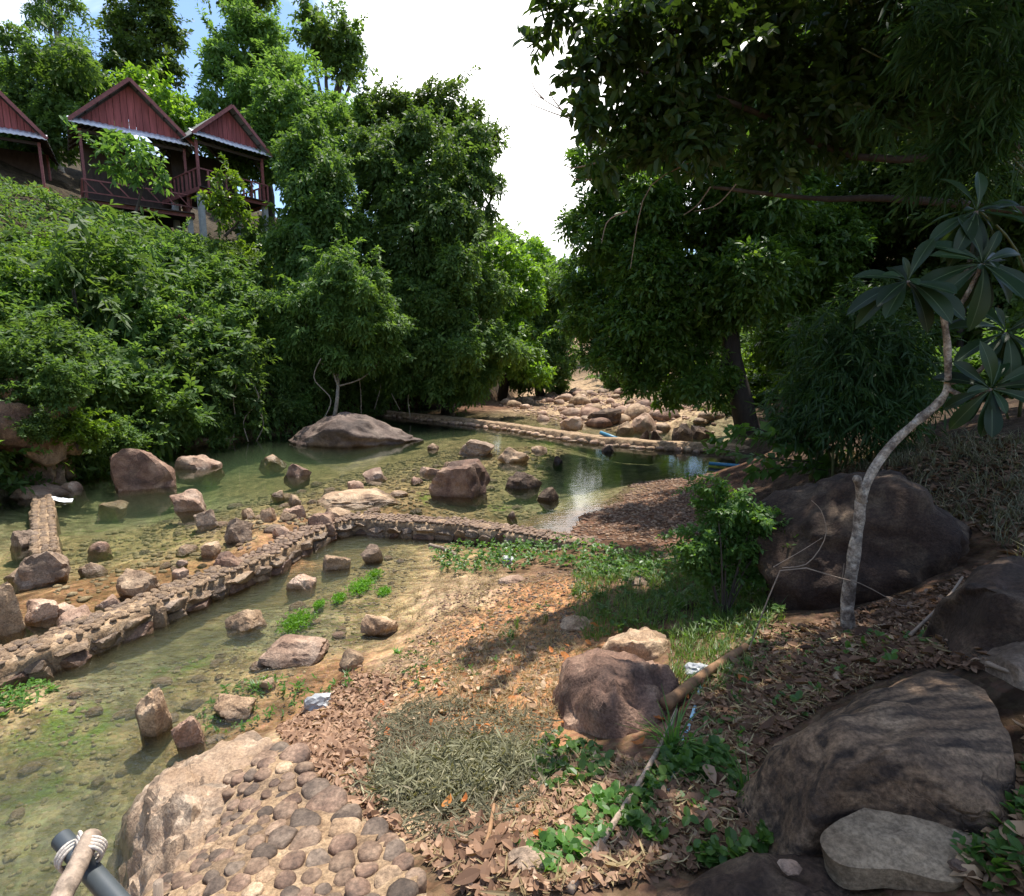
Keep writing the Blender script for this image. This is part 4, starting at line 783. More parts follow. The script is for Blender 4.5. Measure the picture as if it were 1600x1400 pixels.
# gravel too small to pick apart
def gravel(name, label, n, P, lo, hi, mat, seed):
    r = np.random.default_rng(seed); A = np.array(P); V0, F0 = ico(1); mb = []; off_ = 0; fs = []; K = []
    while len(K) < n:
        q = r.uniform(A.min(0), A.max(0))
        if inpoly(*q, P): K.append(q)
    K = np.array(K); Z = hgt(K[:, 0], K[:, 1]); S = lo + (hi - lo) * r.random(n) ** 2
    D = np.array([rock_shape(1200 + i, 1, 6, .8, .02)[0] for i in range(10)])
    Vt = D[r.integers(0, 10, n)] * S[:, None, None] * r.uniform((.9, .6, .4), (1.2, 1, .7), (n, 3))[:, None, :]
    a = r.uniform(0, 6.28, n); c, s_ = np.cos(a)[:, None], np.sin(a)[:, None]; x = Vt[:, :, 0] * c - Vt[:, :, 1] * s_; y = Vt[:, :, 0] * s_ + Vt[:, :, 1] * c
    Vt = np.stack([x + K[:, :1], y + K[:, 1:], Vt[:, :, 2] + Z[:, None] + S[:, None] * .1], -1); nv = len(V0); f = np.array(F0)
    Fa = (f[None] + (np.arange(n) * nv)[:, None, None]).reshape(-1, 3); me = bpy.data.meshes.new(name); me.vertices.add(n * nv); me.vertices.foreach_set('co', Vt.astype(np.float32).ravel())
    me.loops.add(3 * len(Fa)); me.loops.foreach_set('vertex_index', Fa.astype(np.int32).ravel()); me.polygons.add(len(Fa)); me.polygons.foreach_set('loop_start', np.arange(0, 3 * len(Fa), 3, dtype=np.int32)); me.polygons.foreach_set('use_smooth', np.ones(len(Fa), bool)); me.update(calc_edges=True)
    o = link(name, me, mat); o['water_level'] = -9.; return tag(o, label, 'gravel', kind='stuff')
def gpoly(pts, z=None): return [np.array((G(*p) if z is None else W(*p, z))[:2]) for p in pts]
gravmat = rockmat('gravel_mixed', [(.16, .09, .06), (.30, .19, .12), (.42, .30, .2)], 9, .85, (.10, .06, .045), .6, .2)
gravbed = rockmat('bed_pebbles', [(.22, .165, .085), (.33, .25, .135), (.45, .345, .19)], 7, .85, (.17, .135, .07), .6, .2)
gravel('gravel', 'loose red gravel on the near bank', 2600, gpoly([(640, 1010), (700, 930), (780, 900), (900, 890), (940, 920), (900, 1010), (860, 1100), (760, 1080), (640, 1090), (560, 1100)]), .006, .03, gravmat, 4)
gravel('gravel', 'dark red gravel spit beside the sky reflection', 4200, gpoly([(880, 845), (910, 805), (960, 775), (1000, 752), (1080, 740), (1130, 760), (1080, 860), (1000, 850)]), .012, .045, gravmat, 5)
gravel('bed_pebbles', 'pebbles covering the bed of the stream below the wall', 1700, gpoly([(0, 1130), (120, 1070), (330, 1010), (470, 935), (620, 865), (660, 900), (600, 1000), (430, 1110), (250, 1180), (160, 1300), (130, 1400), (0, 1400)], -.4), .008, .035, gravbed, 6)
gravel('bed_pebbles', 'pebbles covering the bed of the pool above the wall', 4200, gpoly([(80, 850), (260, 790), (520, 735), (700, 700), (880, 700), (860, 790), (780, 810), (600, 800), (450, 840), (300, 890), (90, 970)], -.15), .02, .075, gravbed, 7)
gravel('gravel', 'gravel between the rocks of the bed beyond the weir', 1500, FIELD, .05, .14, M['pink'], 8)

# ------------------------------------------------------------------ huts on the hill
def hut(label, pL, pR, YL, apex_h, drop, col_h, col, opts):
    A = WD(*pL, YL); lo, hi = YL * .7, YL * 1.6
    for _ in range(60):
        m = (lo + hi) / 2
        if WD(*pR, m)[2] < A[2]: lo = m
        else: hi = m
    B = WD(*pR, m); U = (B - A)[:2]; Wd = np.hypot(*U); U = U / Wd; Vv = np.array((-U[1], U[0])); ez = A[2]
    def tw(u, v, z): q = A[:2] + U * u + Vv * v; return Vector((q[0], q[1], ez + z))
    base = tw(Wd / 2, 1, -drop - col_h); root = empty('hut', base); tag(root, label, 'hut', 'huts on the hillside')
    gv, gz, dep = .52, .36, 4.6
    e0, e1 = .05 * Wd, .95 * Wd
    # gable of upright boards
    nb = 15; us = np.linspace(e0 + .1, e1 - .1, nb + 1); mid = Wd / 2
    hz = lambda u: gz + (apex_h - gz) * (1 - abs(u - mid) / (mid - e0 - .05))
    g = empty('gable', base); g.parent = root; g.location = (0, 0, 0)
    for i in range(nb):
        a, b = us[i] + .008, us[i + 1] - .008; mb = MB(); d = .03 + .008 * (i % 2)
        pts = [(a, gz - .05), (b, gz - .05), (b, hz(b))] + ([(mid, hz(mid))] if a < mid < b else []) + [(a, hz(a))]
        V = [tw(u, gv - d, z) for u, z in pts] + [tw(u, gv + .03, z) for u, z in pts]; n = len(pts)
        o = obj('board', V, [tuple(range(n)), tuple(range(2 * n - 1, n - 1, -1))] + [(k, k + n, (k + 1) % n + n, (k + 1) % n) for k in range(n)], M['maroon'], None); o.parent = g; o.location = -Vector(base)
    # awning of corrugated sheet
    nu = int(Wd / .045); V = []; aw = -.10 * 1
    for v, z in ((0, 0), (gv - .05, gz)):
        for i in range(nu + 1): V.append(tw(-.02 + (Wd + .04) * i / nu, v, z + .016 * math.sin(i * 2 * math.pi / 5) + .012 * math.sin(i * .11)))
    fs = [(i, i + 1, i + nu + 2, i + nu + 1) for i in range(nu)]; o = obj('awning', V, fs, M['tin'], root, True); sm = o.modifiers.new('t', 'SOLIDIFY'); sm.thickness = .012
    # roof slopes with rafters and barge boards
    rz = apex_h + .10; sl_ = MB()
    for s, ue in ((-1, -.02), (1, Wd + .02)):
        mb = MB(); ev = .02; pts = [tw(ue, .12, ev), tw(mid, .05, rz), tw(mid, dep, rz), tw(ue, dep, ev)]
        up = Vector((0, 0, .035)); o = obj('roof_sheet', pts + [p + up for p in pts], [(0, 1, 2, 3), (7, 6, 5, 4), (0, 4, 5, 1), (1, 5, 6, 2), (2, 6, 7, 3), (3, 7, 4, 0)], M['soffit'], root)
        mb.bar(tw(ue + s * .02, .06, ev + .03), tw(mid, -.01, rz + .03), .04, .15); mb.build('barge_board', M['maroon2'], root)
        for k in range(6):
            v = .5 + k * .75; mb = MB(); mb.bar(tw(ue, v, ev - .05), tw(mid, v, rz - .05), .05, .09); mb.build('rafter', M['darkwood'], root)
        for k in range(5):
            t = .08 + k * .2; mb = MB(); u = ue + (mid - ue) * t; z = ev + (rz - ev) * t; mb.bar(tw(u, .2, z - .02), tw(u, dep, z - .02), .05, .04); mb.build('purlin', M['darkwood'], root)
    # floor, back wall, beams
    f0, f1 = .08 * Wd, .92 * Wd
    for k in range(8):
        mb = MB(); v = .35 + k * .52; mb.bar(tw(f0 - .15, v, -drop - .03), tw(f1 + .15, v, -drop - .03), .49, .05); mb.build('floor_board', M['darkwood'], root)
    mb = MB(); mb.bar(tw(f0 - .2, .3, -drop - .12), tw(f1 + .2, .3, -drop - .12), .08, .2); mb.build('deck_beam', M['maroon2'], root)
    for u in (f0 - .16, f1 + .16):
        mb = MB(); mb.bar(tw(u, .3, -drop - .12), tw(u, 4.4, -drop - .12), .08, .2); mb.build('deck_beam', M['maroon2'], root)
    mb = MB(); mb.bar(tw(f0, 3.4, -drop / 2 + .1), tw(f1, 3.4, -drop / 2 + .1), .06, drop + .2); mb.build('back_wall', M['darkwood'], root)
    mb = MB(); mb.bar(tw(f0, .55, -.12), tw(f1, .55, -.12), .08, .14); mb.build('eave_beam', M['darkwood'], root)
    for u in (f0, f1):
        mb = MB(); mb.bar(tw(u, .55, -drop), tw(u, .55, -.05), .11, .11, (U[0], U[1], 0)); o = mb.build('post', M[opts.get('post', 'maroon2')], root)
        mb = MB(); mb.bar(tw(u, .55, -.75), tw(u, 1.3, -.05), .06); mb.build('brace', M['darkwood'], root)
        for v in (.55, 3.4):
            mb = MB(); mb.bar(tw(u, v, -drop - col_h - 2.0), tw(u, v, -drop - .08), .24, .24, (U[0], U[1], 0)); mb.build('column', M['concrete'], root)
    mb = MB(); mb.bar(tw(f1, 3.4, -drop), tw(f1, 3.4, .2), .1); mb.build('post', M['maroon2'], root)
    # railing
    rc = M[opts.get('rail', 'maroon2')]
    def run(p, q, n, hgt_=.85):
        a, b = Vector(p), Vector(q); up = Vector((0, 0, hgt_)); mb = MB(); mb.bar(a + up, b + up, .07, .06); rl = mb.build('handrail', rc, root)
        if opts.get('style') == 'cross':
            mb = MB(); mb.bar(a + up * .35, b + up * .35, .05, .05); mb.build('rail', rc, root)
            for k in range(n):
                mb = MB(); mb.bar(a + (b - a) * (k / n) + up, a + (b - a) * ((k + .8) / n) + up * .35, .05); mb.build('diagonal', rc, root)
        else:
            for k in range(n + 1):
                mb = MB(); c = a + (b - a) * (k / n); mb.bar(c, c + up, .07, .07, (U[0], U[1], 0)); mb.build('baluster', rc, root)
    run(tw(f0 - .1, .32, -drop + .0), tw(f1 + .1, .32, -drop + .0), opts.get('n', 8))
    run(tw(f0 - .12, .36, -drop), tw(f0 - .12, 3.4, -drop), 7); run(tw(f1 + .12, .36, -drop), tw(f1 + .12, 3.4, -drop), 7)
    return tw
hut('maroon-gabled hut on stilts at the left edge with an orange rail', (-125, 186), (72, 218), 26.5, 2.35, 3.0, 1.2, None, {'rail': 'orange', 'post': 'maroon2', 'style': 'bars', 'n': 3})
hut('biggest maroon-gabled hut in the middle with crossed rails and a tree before it', (106, 189), (304, 229), 26.5, 2.25, 3.1, 1.0, None, {'style': 'cross', 'n': 7})
hut('smaller maroon-gabled hut on the right with an open balcony on tall columns', (303, 209), (426, 246), 28.5, 1.75, 2.25, 2.0, None, {'style': 'bars', 'n': 8})

# ------------------------------------------------------------------ foliage
UPV = np.array((0, 0, 1.))
def unit(v): return v / (np.linalg.norm(v, axis=-1, keepdims=True) + 1e-9)
def sprays(P, D, k, T, L, Wd, droop=.25, spread=.9, fold=.12, r=None, flat=.7, jit=.35, outn=.5, hexa=False):
    """leaves set along twigs: P, D = twig foot and direction; k leaves a twig of length T; leaf L x Wd"""
    r = r or rng; m = len(P); D = unit(D); ref = np.where(np.abs(D[:, 2:3]) < .9, UPV, np.array((1., 0, 0))); X = unit(np.cross(D, ref)); Y = np.cross(X, D)
    t = (np.arange(k) + .5) / k; t = np.tile(t, (m, 1)) + r.uniform(-.3, .3, (m, k)) / k
    ang = (np.arange(k) * math.pi)[None] + r.normal(0, .9, (m, k)); S = np.cos(ang)[..., None] * X[:, None] + np.sin(ang)[..., None] * Y[:, None]
    B = P[:, None] + D[:, None] * (T * t)[..., None] - UPV * (droop * T * t ** 2)[..., None]
    ld = unit(D[:, None] * .75 + S * spread - UPV * droop + r.normal(0, jit, (m, k, 3)))
    n = unit(UPV * flat + D[:, None] * outn + r.normal(0, .4, (m, k, 3))); w = unit(np.cross(ld, n)); n = np.cross(w, ld)
    l = (L * r.uniform(.7, 1.2, (m, k)) * r.uniform(.7, 1.35, (m, 1)))[..., None]; wv = w * l * (Wd / L / 2)
    mid = B + ld * l * .5 - n * (fold * l * .3)
    if hexa:
        tip = B + ld * l - UPV * l * .12; a0, a1 = B + ld * l * .28 - n * fold * l * .1, B + ld * l * .68 - n * fold * l * .2; up = n * fold * l * .5
        V = np.stack([np.stack([B, a0 + wv * .92 + up, a1 + wv * .86 + up, tip], 2), np.stack([B, tip, a1 - wv * .86 + up, a0 - wv * .92 + up], 2)], 2).reshape(-1, 4, 3)
        rn = np.clip(np.repeat(r.beta(2, 2.6, m)[:, None], k, 1) * .75 + r.uniform(0, .25, (m, k)), 0, 1).reshape(-1); return V, np.repeat(rn, 2)
    V = np.stack([B, mid + wv + n * fold * l * .5, B + ld * l - UPV * l * .12, mid - wv + n * fold * l * .5], 2).reshape(-1, 4, 3)
    rn = np.clip(np.repeat(r.beta(2, 2.6, m)[:, None], k, 1) * .75 + r.uniform(0, .25, (m, k)), 0, 1).reshape(-1)
    return V, rn
def on_lobes(lobes, dens, r, shell=.28, cull=.72, low=-1.):
    """points and outward normals spread over a cluster of lobes (centre, radii)"""
    Ps, Ns = [], []; Cs = [(np.array(c), np.array(q, float) if np.ndim(q) else np.array((q, q, q * .85))) for c, q in lobes]
    for i, (c, q) in enumerate(Cs):
        n = int(dens * 12.6 * (q[0] * q[1] * q[2]) ** (2 / 3)); d = unit(r.normal(size=(n, 3))); d = d[d[:, 2] > low]
        bump = 1 + .30 * fbm(d * 2.3 + i * 7.7, 3, i) - np.abs(r.normal(0, shell * .5, len(d))); bump = bump + (r.random(len(d)) < .16) * r.uniform(0, .34, len(d)); p = c + d * q * bump[:, None]; keep = np.ones(len(p), bool)
        for j, (c2, q2) in enumerate(Cs):
            if j != i: keep &= (((p - c2) / q2) ** 2).sum(1) > cull ** 2
        Ps.append(p[keep]); Ns.append(unit(d / q)[keep])
    return np.concatenate(Ps), np.concatenate(Ns)
def crown_mesh(name, lobes, L, Wd, cover, k=7, T=None, droop=.25, r=None, hang=.25, shell=.34, clump=7, ragged=.8, **kw):
    r = r or rng; dens = cover / (L * Wd * .5) / k; ex = []
    for c, q in lobes:                                   # every lobe breaks up into clumps
        q = np.array(q, float) if np.ndim(q) else np.array((q, q, q * .85)); ex.append((np.array(c), q * .64))
        for _ in range(clump):
            d = unit(r.normal(size=3) + (0, 0, .35)); ex.append((np.array(c) + d * q * r.uniform(.5, 1.12), q * r.uniform(.18, .46)))
    lobes = ex; P, N_ = on_lobes(lobes, dens, r, shell); D = unit(N_ + r.normal(0, .45, N_.shape) - UPV * hang)
    up = np.flatnonzero(N_[:, 2] > -.1); m = min(int(len(lobes) * 1.6 * ragged), len(up))
    if m:                                                # shoots that stand out of the crown
        i = r.choice(up, m, False); q0 = P[i]; dv = unit(N_[i] + r.normal(0, .4, (m, 3)) + UPV * .35); ln = L * r.uniform(3, 8, (m, 1))
        for t in np.linspace(.15, 1, 7): P = np.concatenate([P, q0 + dv * ln * t - UPV * ln * .25 * t * t]); D = np.concatenate([D, unit(dv + r.normal(0, .5, (m, 3)))])
    V, rn = sprays(P - D * (T or L * 2) * .5, D, k, T or L * 2, L, Wd, droop, r=r, **kw); return quads(name, V, rn)
def lob(spec):
    return [(WD(px, py, Y), np.array((rp, rp * (1.0 if len(e) == 0 else e[0]), rp * .9)) * PX(Y)) for (px, py, Y, rp, *e) in spec]
def trunk_part(root, base, lobes, rad, mat, seed=0, bend=.3, fork=.45, limbs=None, n=9):
    r = np.random.default_rng(seed); base = np.array(base); cs = np.array([c for c, q in lobes]); top = cs.mean(0); top[2] = base[2] + (cs[:, 2].max() - base[2]) * .75
    mb = MB(); main = spline([base - (0, 0, .4), base + (top - base) * .33 + r.normal(0, bend, 3) * (1, 1, 0), base + (top - base) * .66 + r.normal(0, bend, 3) * (1, 1, 0), top], 14); mb.tube(main, np.linspace(rad * 1.25, rad * .35, 14), n, wob=.12, seed=seed)
    for c, q in lobes[:limbs]:
        i = int(np.clip(fork * 14 + r.integers(0, 5), 3, 11)); a = main[i]; m = (a + c) / 2 + r.normal(0, bend, 3) + (0, 0, -.1); mb.tube(spline([a, m, c], 8), np.linspace(rad * .5, rad * .08, 8), 6, wob=.1, seed=seed)
    return mb.build('trunk', mat, root, True)
def tree(name, label, spec, base, rad, L, Wd, cover, leaf, bark='bark', seed=0, group=None, cat='tree', limbs=None, **kw):
    lobes = lob(spec); base = np.array(base, float)
    if len(base) == 2: base = np.append(base, float(hgt(*base)))
    root = empty(name, base); tag(root, label, cat, group); r = np.random.default_rng(seed)
    trunk_part(root, base, lobes, rad, M[bark], seed, limbs=limbs)
    me = crown_mesh('crown', lobes, L * .8, Wd * .8, cover, r=r, **kw); link('crown', me, M[leaf], root); return root
# --- beyond the huts
tree('feathery_tree', 'broad feathery pale-green tree towering behind the right-hand hut', [(380, 75, 40, 40), (345, 110, 39, 29), (425, 95, 41, 40), (465, 150, 40, 42), (400, 160, 38, 50), (335, 170, 38, 34), (500, 195, 40, 42), (455, 230, 38, 50), (350, 235, 37, 40), (520, 165, 41, 24), (410, 60, 41, 30)], (-17, 40), .45, .42, .16, 2.1, 'lf_feather', seed=1, ragged=.5, k=9, hang=.05, flat=1.2, spread=1.1)
tree('dark_tree', 'tall dark leafy tree rising against blue sky left of the feathery tree', [(222, 35, 44, 39), (188, 88, 43, 32), (248, 105, 43, 32), (218, 150, 42, 37), (266, 50, 44, 20), (182, 35, 44, 20), (230, -20, 44, 37)], (-29, 43), .4, .40, .22, 2.0, 'lf_dark', seed=2, ragged=.4)
tree('dark_tree', 'bluish dark tree behind the feathery tree against the white cloud', [(510, 75, 52, 32), (545, 62, 52, 22), (488, 38, 52, 25), (535, 110, 52, 25), (552, 85, 52, 15)], (-17, 52), .45, .46, .26, 1.8, 'lf_dark', seed=3, ragged=.4)
tree('dark_tree', 'small dark treetop at the top edge above the feathery tree', [(375, 2, 54, 26), (350, -15, 54, 26), (405, -8, 54, 24)], (-26, 54), .4, .46, .26, 1.8, 'lf_dark', seed=4)
tree('pale_tree', 'open-crowned tree with bare curving boughs at the top left corner', [(75, 25, 40, 29), (115, 70, 40, 22), (15, 110, 40, 25), (105, 10, 41, 22), (70, -20, 40, 29), (140, 110, 40, 18)], (-29, 38), .4, .36, .11, 1.0, 'lf_feather', 'bark_pale', seed=5, shell=.7, ragged=.3)
tree('hill_tree', 'bushy green tree filling the slope behind the left huts', [(40, 130, 35, 60), (100, 150, 35, 58), (20, 190, 34, 50), (130, 190, 34, 40), (75, 210, 33.5, 44), (-40, 170, 35, 70), (140, 125, 36, 34)], (-27, 34), .3, .34, .18, 2.0, 'lf_mid', seed=6, ragged=.3)
tree('hill_tree', 'yellow-green young tree just behind the peak of the big middle hut', [(255, 165, 33, 34), (270, 200, 32.5, 34), (235, 140, 33.5, 26), (290, 190, 33, 26)], (-19.5, 33), .15, .30, .16, 1.7, 'lf_lime', seed=7, ragged=.2)
tree('hill_tree', 'dense green tree behind the smaller hut and above the vine tower', [(440, 190, 34, 50), (410, 250, 33.5, 44), (465, 260, 33.5, 44), (540, 215, 36, 44), (565, 190, 37, 34), (560, 250, 36, 40)], (-13.5, 35), .3, .32, .16, 2.0, 'lf_mid', seed=8)
# --- the middle of the far bank
tree('vine_tower', 'tree smothered in creepers standing like a tower right of the huts', [(488, 225, 28, 42), (470, 270, 27.5, 46), (510, 285, 27.5, 48), (485, 340, 27, 56), (520, 360, 27, 46), (460, 390, 26.5, 46), (505, 430, 26, 56)], (-9.6, 28), .3, .26, .12, 2.2, 'lf_mid', seed=9, hang=.7, droop=.6, shell=.2)
tree('forest_tree', 'great leafy tree hung with creepers in the middle of the far bank', [(620, 240, 31, 52), (680, 235, 31, 58), (600, 300, 30, 58), (665, 305, 29.5, 70), (725, 290, 31, 46), (640, 380, 29, 76), (705, 380, 29.5, 66), (590, 390, 29, 50), (745, 345, 31, 34), (735, 225, 31.5, 34), (775, 290, 31, 14)], (-4.8, 33.5), .5, .30, .14, 2.2, 'lf_mid', seed=10, hang=.6, droop=.5)
tree('forest_tree', 'thin-topped darker tree rising above the great creeper-hung tree', [(650, 178, 36, 40), (690, 160, 36, 30), (600, 195, 36, 36), (735, 195, 36, 32), (770, 222, 36, 24), (690, 200, 36, 44), (620, 165, 36, 24)], (-4, 37), .3, .34, .16, 1.4, 'lf_dark', seed=11, shell=.6)
tree('forest_tree', 'dark lower tree leaning over the far end of the pool', [(640, 470, 27.5, 62), (700, 470, 28, 66), (755, 460, 29.5, 52), (665, 545, 27, 58), (720, 550, 27.5, 60), (605, 530, 27, 50), (765, 545, 29, 44), (690, 600, 27.5, 34), (740, 600, 28, 36), (630, 590, 27, 34)], (-3.6, 31.5), .35, .27, .12, 2.3, 'lf_dark', seed=12, hang=.6, droop=.5)
tree('slender_tree', 'slender tree with a drooping dark crown in front of the far bank', [(520, 425, 23.5, 40), (560, 450, 23.8, 40), (490, 470, 23, 38), (540, 500, 23.5, 46), (515, 545, 23, 30), (590, 500, 24.5, 40), (470, 530, 23, 34), (605, 550, 25, 36), (450, 480, 23.2, 30), (565, 560, 24, 30)], (-7.9, 23.4), .08, .24, .09, 2.0, 'lf_dark', 'bark_pale', seed=13, hang=.8, droop=.6)
tree('forest_tree', 'bright yellow-green tree at the gap where the sky comes down', [(790, 440, 38, 46), (800, 500, 37, 46), (770, 400, 39, 34), (815, 560, 36, 44)], (-.8, 38.5), .3, .34, .16, 2.0, 'lf_lime', seed=14, ragged=.3, hang=.4)
tree('forest_tree', 'dark shrubby tree beside the stones beyond the weir', [(845, 480, 42, 50), (835, 540, 40, 52), (865, 570, 40, 38), (820, 590, 38, 34), (870, 520, 42, 40)], (2.2, 41.5), .3, .34, .17, 2.1, 'lf_mid', seed=15, ragged=.3, hang=.4)
tree('far_tree', 'sunlit distant tree on the far hillside in the gap', [(800, 412, 62, 36), (845, 430, 62, 30), (770, 395, 64, 34), (832, 405, 64, 26)], (1, 63), .4, .55, .32, 2.0, 'lf_lime', seed=16, ragged=.2)
tree('far_tree', 'farthest tree on the skyline of the gap', [(800, 378, 85, 16), (828, 388, 85, 18), (850, 408, 85, 22), (880, 430, 85, 26), (778, 380, 86, 20)], (4, 86), .5, .7, .4, 2.0, 'lf_mid', seed=17, ragged=.2)
for i, (x, y, h, lab) in enumerate([(9, 72, 9, 'distant roundish tree behind the right-hand tree in the gap'), (14, 55, 9, 'tree behind the sunlit bushes upstream'), (11, 47, 6, 'leafy tree upstream behind the dark trunk'), (19, 45, 10, 'tree deep in the shade upstream on the right')]):
    z = float(hgt(x, y)); rt = empty('far_tree', (x, y, z)); tag(rt, lab, 'tree'); r = np.random.default_rng(60 + i); lobes = [(np.array((x, y, z + h * .62)) + r.normal(0, h * .16, 3), h * r.uniform(.22, .34)) for _ in range(7)]
    trunk_part(rt, (x, y, z), lobes, .25, M['bark'], i); link('crown', crown_mesh('crown', lobes, .5, .26, 1.9, r=r), M['lf_lime' if i in (2,) else 'lf_mid'], rt)
for i, (px, y0, y1, Y) in enumerate([(505, 560, 655, 22.5), (590, 500, 640, 26.5), (622, 520, 640, 27), (640, 560, 652, 27), (560, 520, 648, 25.5), (388, 590, 690, 20.2), (372, 580, 688, 20.0), (405, 610, 690, 20.6)]):
    r = np.random.default_rng(400 + i); mb = MB(); P = spline([WD(px + r.normal() * 4, y0, Y), WD(px + r.normal() * 7, (2 * y0 + y1) / 3, Y - .1), WD(px + r.normal() * 7, (y0 + 2 * y1) / 3, Y), WD(px + r.normal() * 5, y1, Y - .2)], 14); mb.tube(P - P[-1], .022, 5); o = mb.build('hanging_vine', M['bark_pale'], None, True); o.location = P[-1]
    tag(o, ['pale vine hanging behind the huge dark boulder', 'vine hanging left of the dark leaning tree', 'thin vine hanging under the dark leaning tree', 'vine trailing to the weir end', 'crooked vine right of the slender tree', 'middle of three roots hanging to the water', 'leftmost of three roots hanging to the water', 'rightmost of three roots hanging to the water'][i], 'vine', 'vines hanging from the far bank')
# --- shrubs of the steep bank
PROTO = []
def bushes():
    protos = PROTO
    for i in range(7):
        r = np.random.default_rng(200 + i); lobes = [(np.array((r.uniform(-.55, .55), r.uniform(-.45, .45), r.uniform(.15, .75))), r.uniform(.38, .62)) for _ in range(6)]
        L, w = ((.20, .095), (.15, .08), (.26, .12), (.17, .06), (.22, .12), (.13, .07), (.30, .07))[i]
        me = crown_mesh('foliage', lobes, L * .72, w * .72, 1.7, r=r, ragged=.45, hang=(.1, .2, .3, .6, .1, .2, .5)[i], shell=.5, droop=(.2, .2, .3, .5, .2, .2, .5)[i]); me.materials.append(M[('lf_hill', 'lf_mid', 'lf_hill', 'lf_dark', 'lf_lime', 'lf_hill', 'lf_mid')[i]])
        mb = MB()
        for k in range(5): a = r.uniform(0, 6.28); e = np.array((math.cos(a) * .5, math.sin(a) * .4, .7)); mb.tube([(0, 0, -.4), e * .4, e], [.03, .022, .008], 5)
        st = mesh('stem', mb.v, mb.f, True); st.materials.append(M['bark']); protos.append((me, st))
    kinds = ['glossy mid-green', 'small-leaved green', 'broad-leaved green', 'dark drooping', 'yellow-green', 'fine-leaved', 'long-leaved']
    r = np.random.default_rng(77); pl = []; tries = 0; made = []
    while len(pl) < 190 and tries < 9000:
        tries += 1; x, y = r.uniform(-24, -4), r.uniform(8, 36); d = float(dist_left(x, y))
        if not .25 < d < 10.5: continue
        s = (r.uniform(.65, 1.1) + (r.random() < .4) * r.uniform(.3, 1.3)) * (1 + .03 * y); s = min(s, 2.1)
        if d < 1.3: s *= .7
        if any((x - a) ** 2 + (y - b) ** 2 < (.7 * max(s, t)) ** 2 for a, b, t in pl): continue
        z = float(hgt(x, y)); pxx = 800 + F * x / y
        while s > .3:                                    # the huts look out over the shrubs
            tz = z + 1.45 * s; t = (CZ - tz) / y; pyy = 560 + F * t
            if pxx > 440 or pyy > 358 + .05 * pxx: break
            s *= .85
        if s <= .3: continue
        pl.append((x, y, s)); i = int(r.integers(7)) if r.random() < .8 else 0
        row = 'at the water' if d < 1.6 else ('high on the bank' if d > 6.5 else 'half way up the bank')
        zone = row + (' near the left edge' if pxx < 110 else ' under the middle hut' if pxx < 300 else ' under the smaller hut' if pxx < 430 else ' by the creeper tower')
        ro = empty('shrub', (x, y, z - .15)); tag(ro, f'{kinds[i]} shrub {zone}', 'shrub', 'shrubs of the steep far bank'); made.append((ro, f'{kinds[i]} shrub {zone}', pxx, z)); ro.scale = (s, s, s * r.uniform(.8, 1.15)); ro.rotation_euler.z = r.uniform(0, 6.28)
        for nm, me in (('foliage', protos[i][0]), ('stem', protos[i][1])): o = bpy.data.objects.new(nm, me); COL.objects.link(o); o.parent = ro
    spread_labels(made)
    # low creepers between them
    n = 10000; P = []
    X = r.uniform(-26, -3, n * 4); Y = r.uniform(7, 40, n * 4); d = dist_left(X, Y); k = (d > .1) & (d < 12) & (r.random(n * 4) < .9); X, Y = X[k][:n], Y[k][:n]; Z = hgt(X, Y)
    e = .2; gx = (hgt(X + e, Y) - Z) / e; gy = (hgt(X, Y + e) - Z) / e; N_ = unit(np.stack([-gx, -gy, np.ones_like(gx)], -1)); P = np.stack([X, Y, Z], -1) + N_ * r.uniform(-.05, .3, (len(X), 1))
    V, rn = sprays(P, unit(N_ + r.normal(0, .6, N_.shape)), 7, .5, .18, .085, .4, r=r); o = link('undergrowth', quads('undergrowth', V, rn), M['lf_hill']); tag(o, 'tangled low creepers and undergrowth covering the steep bank', 'undergrowth', kind='stuff')
    # creepers hanging over the rock foot
    n = 1500; X = r.uniform(-12.5, -5, n * 8); Y = r.uniform(10, 33, n * 8); d = dist_left(X, Y); k = (d > .15) & (d < .9); X, Y = X[k][:n], Y[k][:n]; Z = hgt(X, Y) + r.uniform(.2, 1.6, len(X))
    V, rn = sprays(np.stack([X + .35, Y - .3, Z], -1), unit(r.normal(0, .4, (len(X), 3)) - UPV), 9, .7, .17, .075, .3, r=r); tag(link('hanging_creepers', quads('hanging_creepers', V, rn), M['lf_mid']), 'creepers hanging over the foot of the far bank', 'creepers', kind='stuff')
bushes()
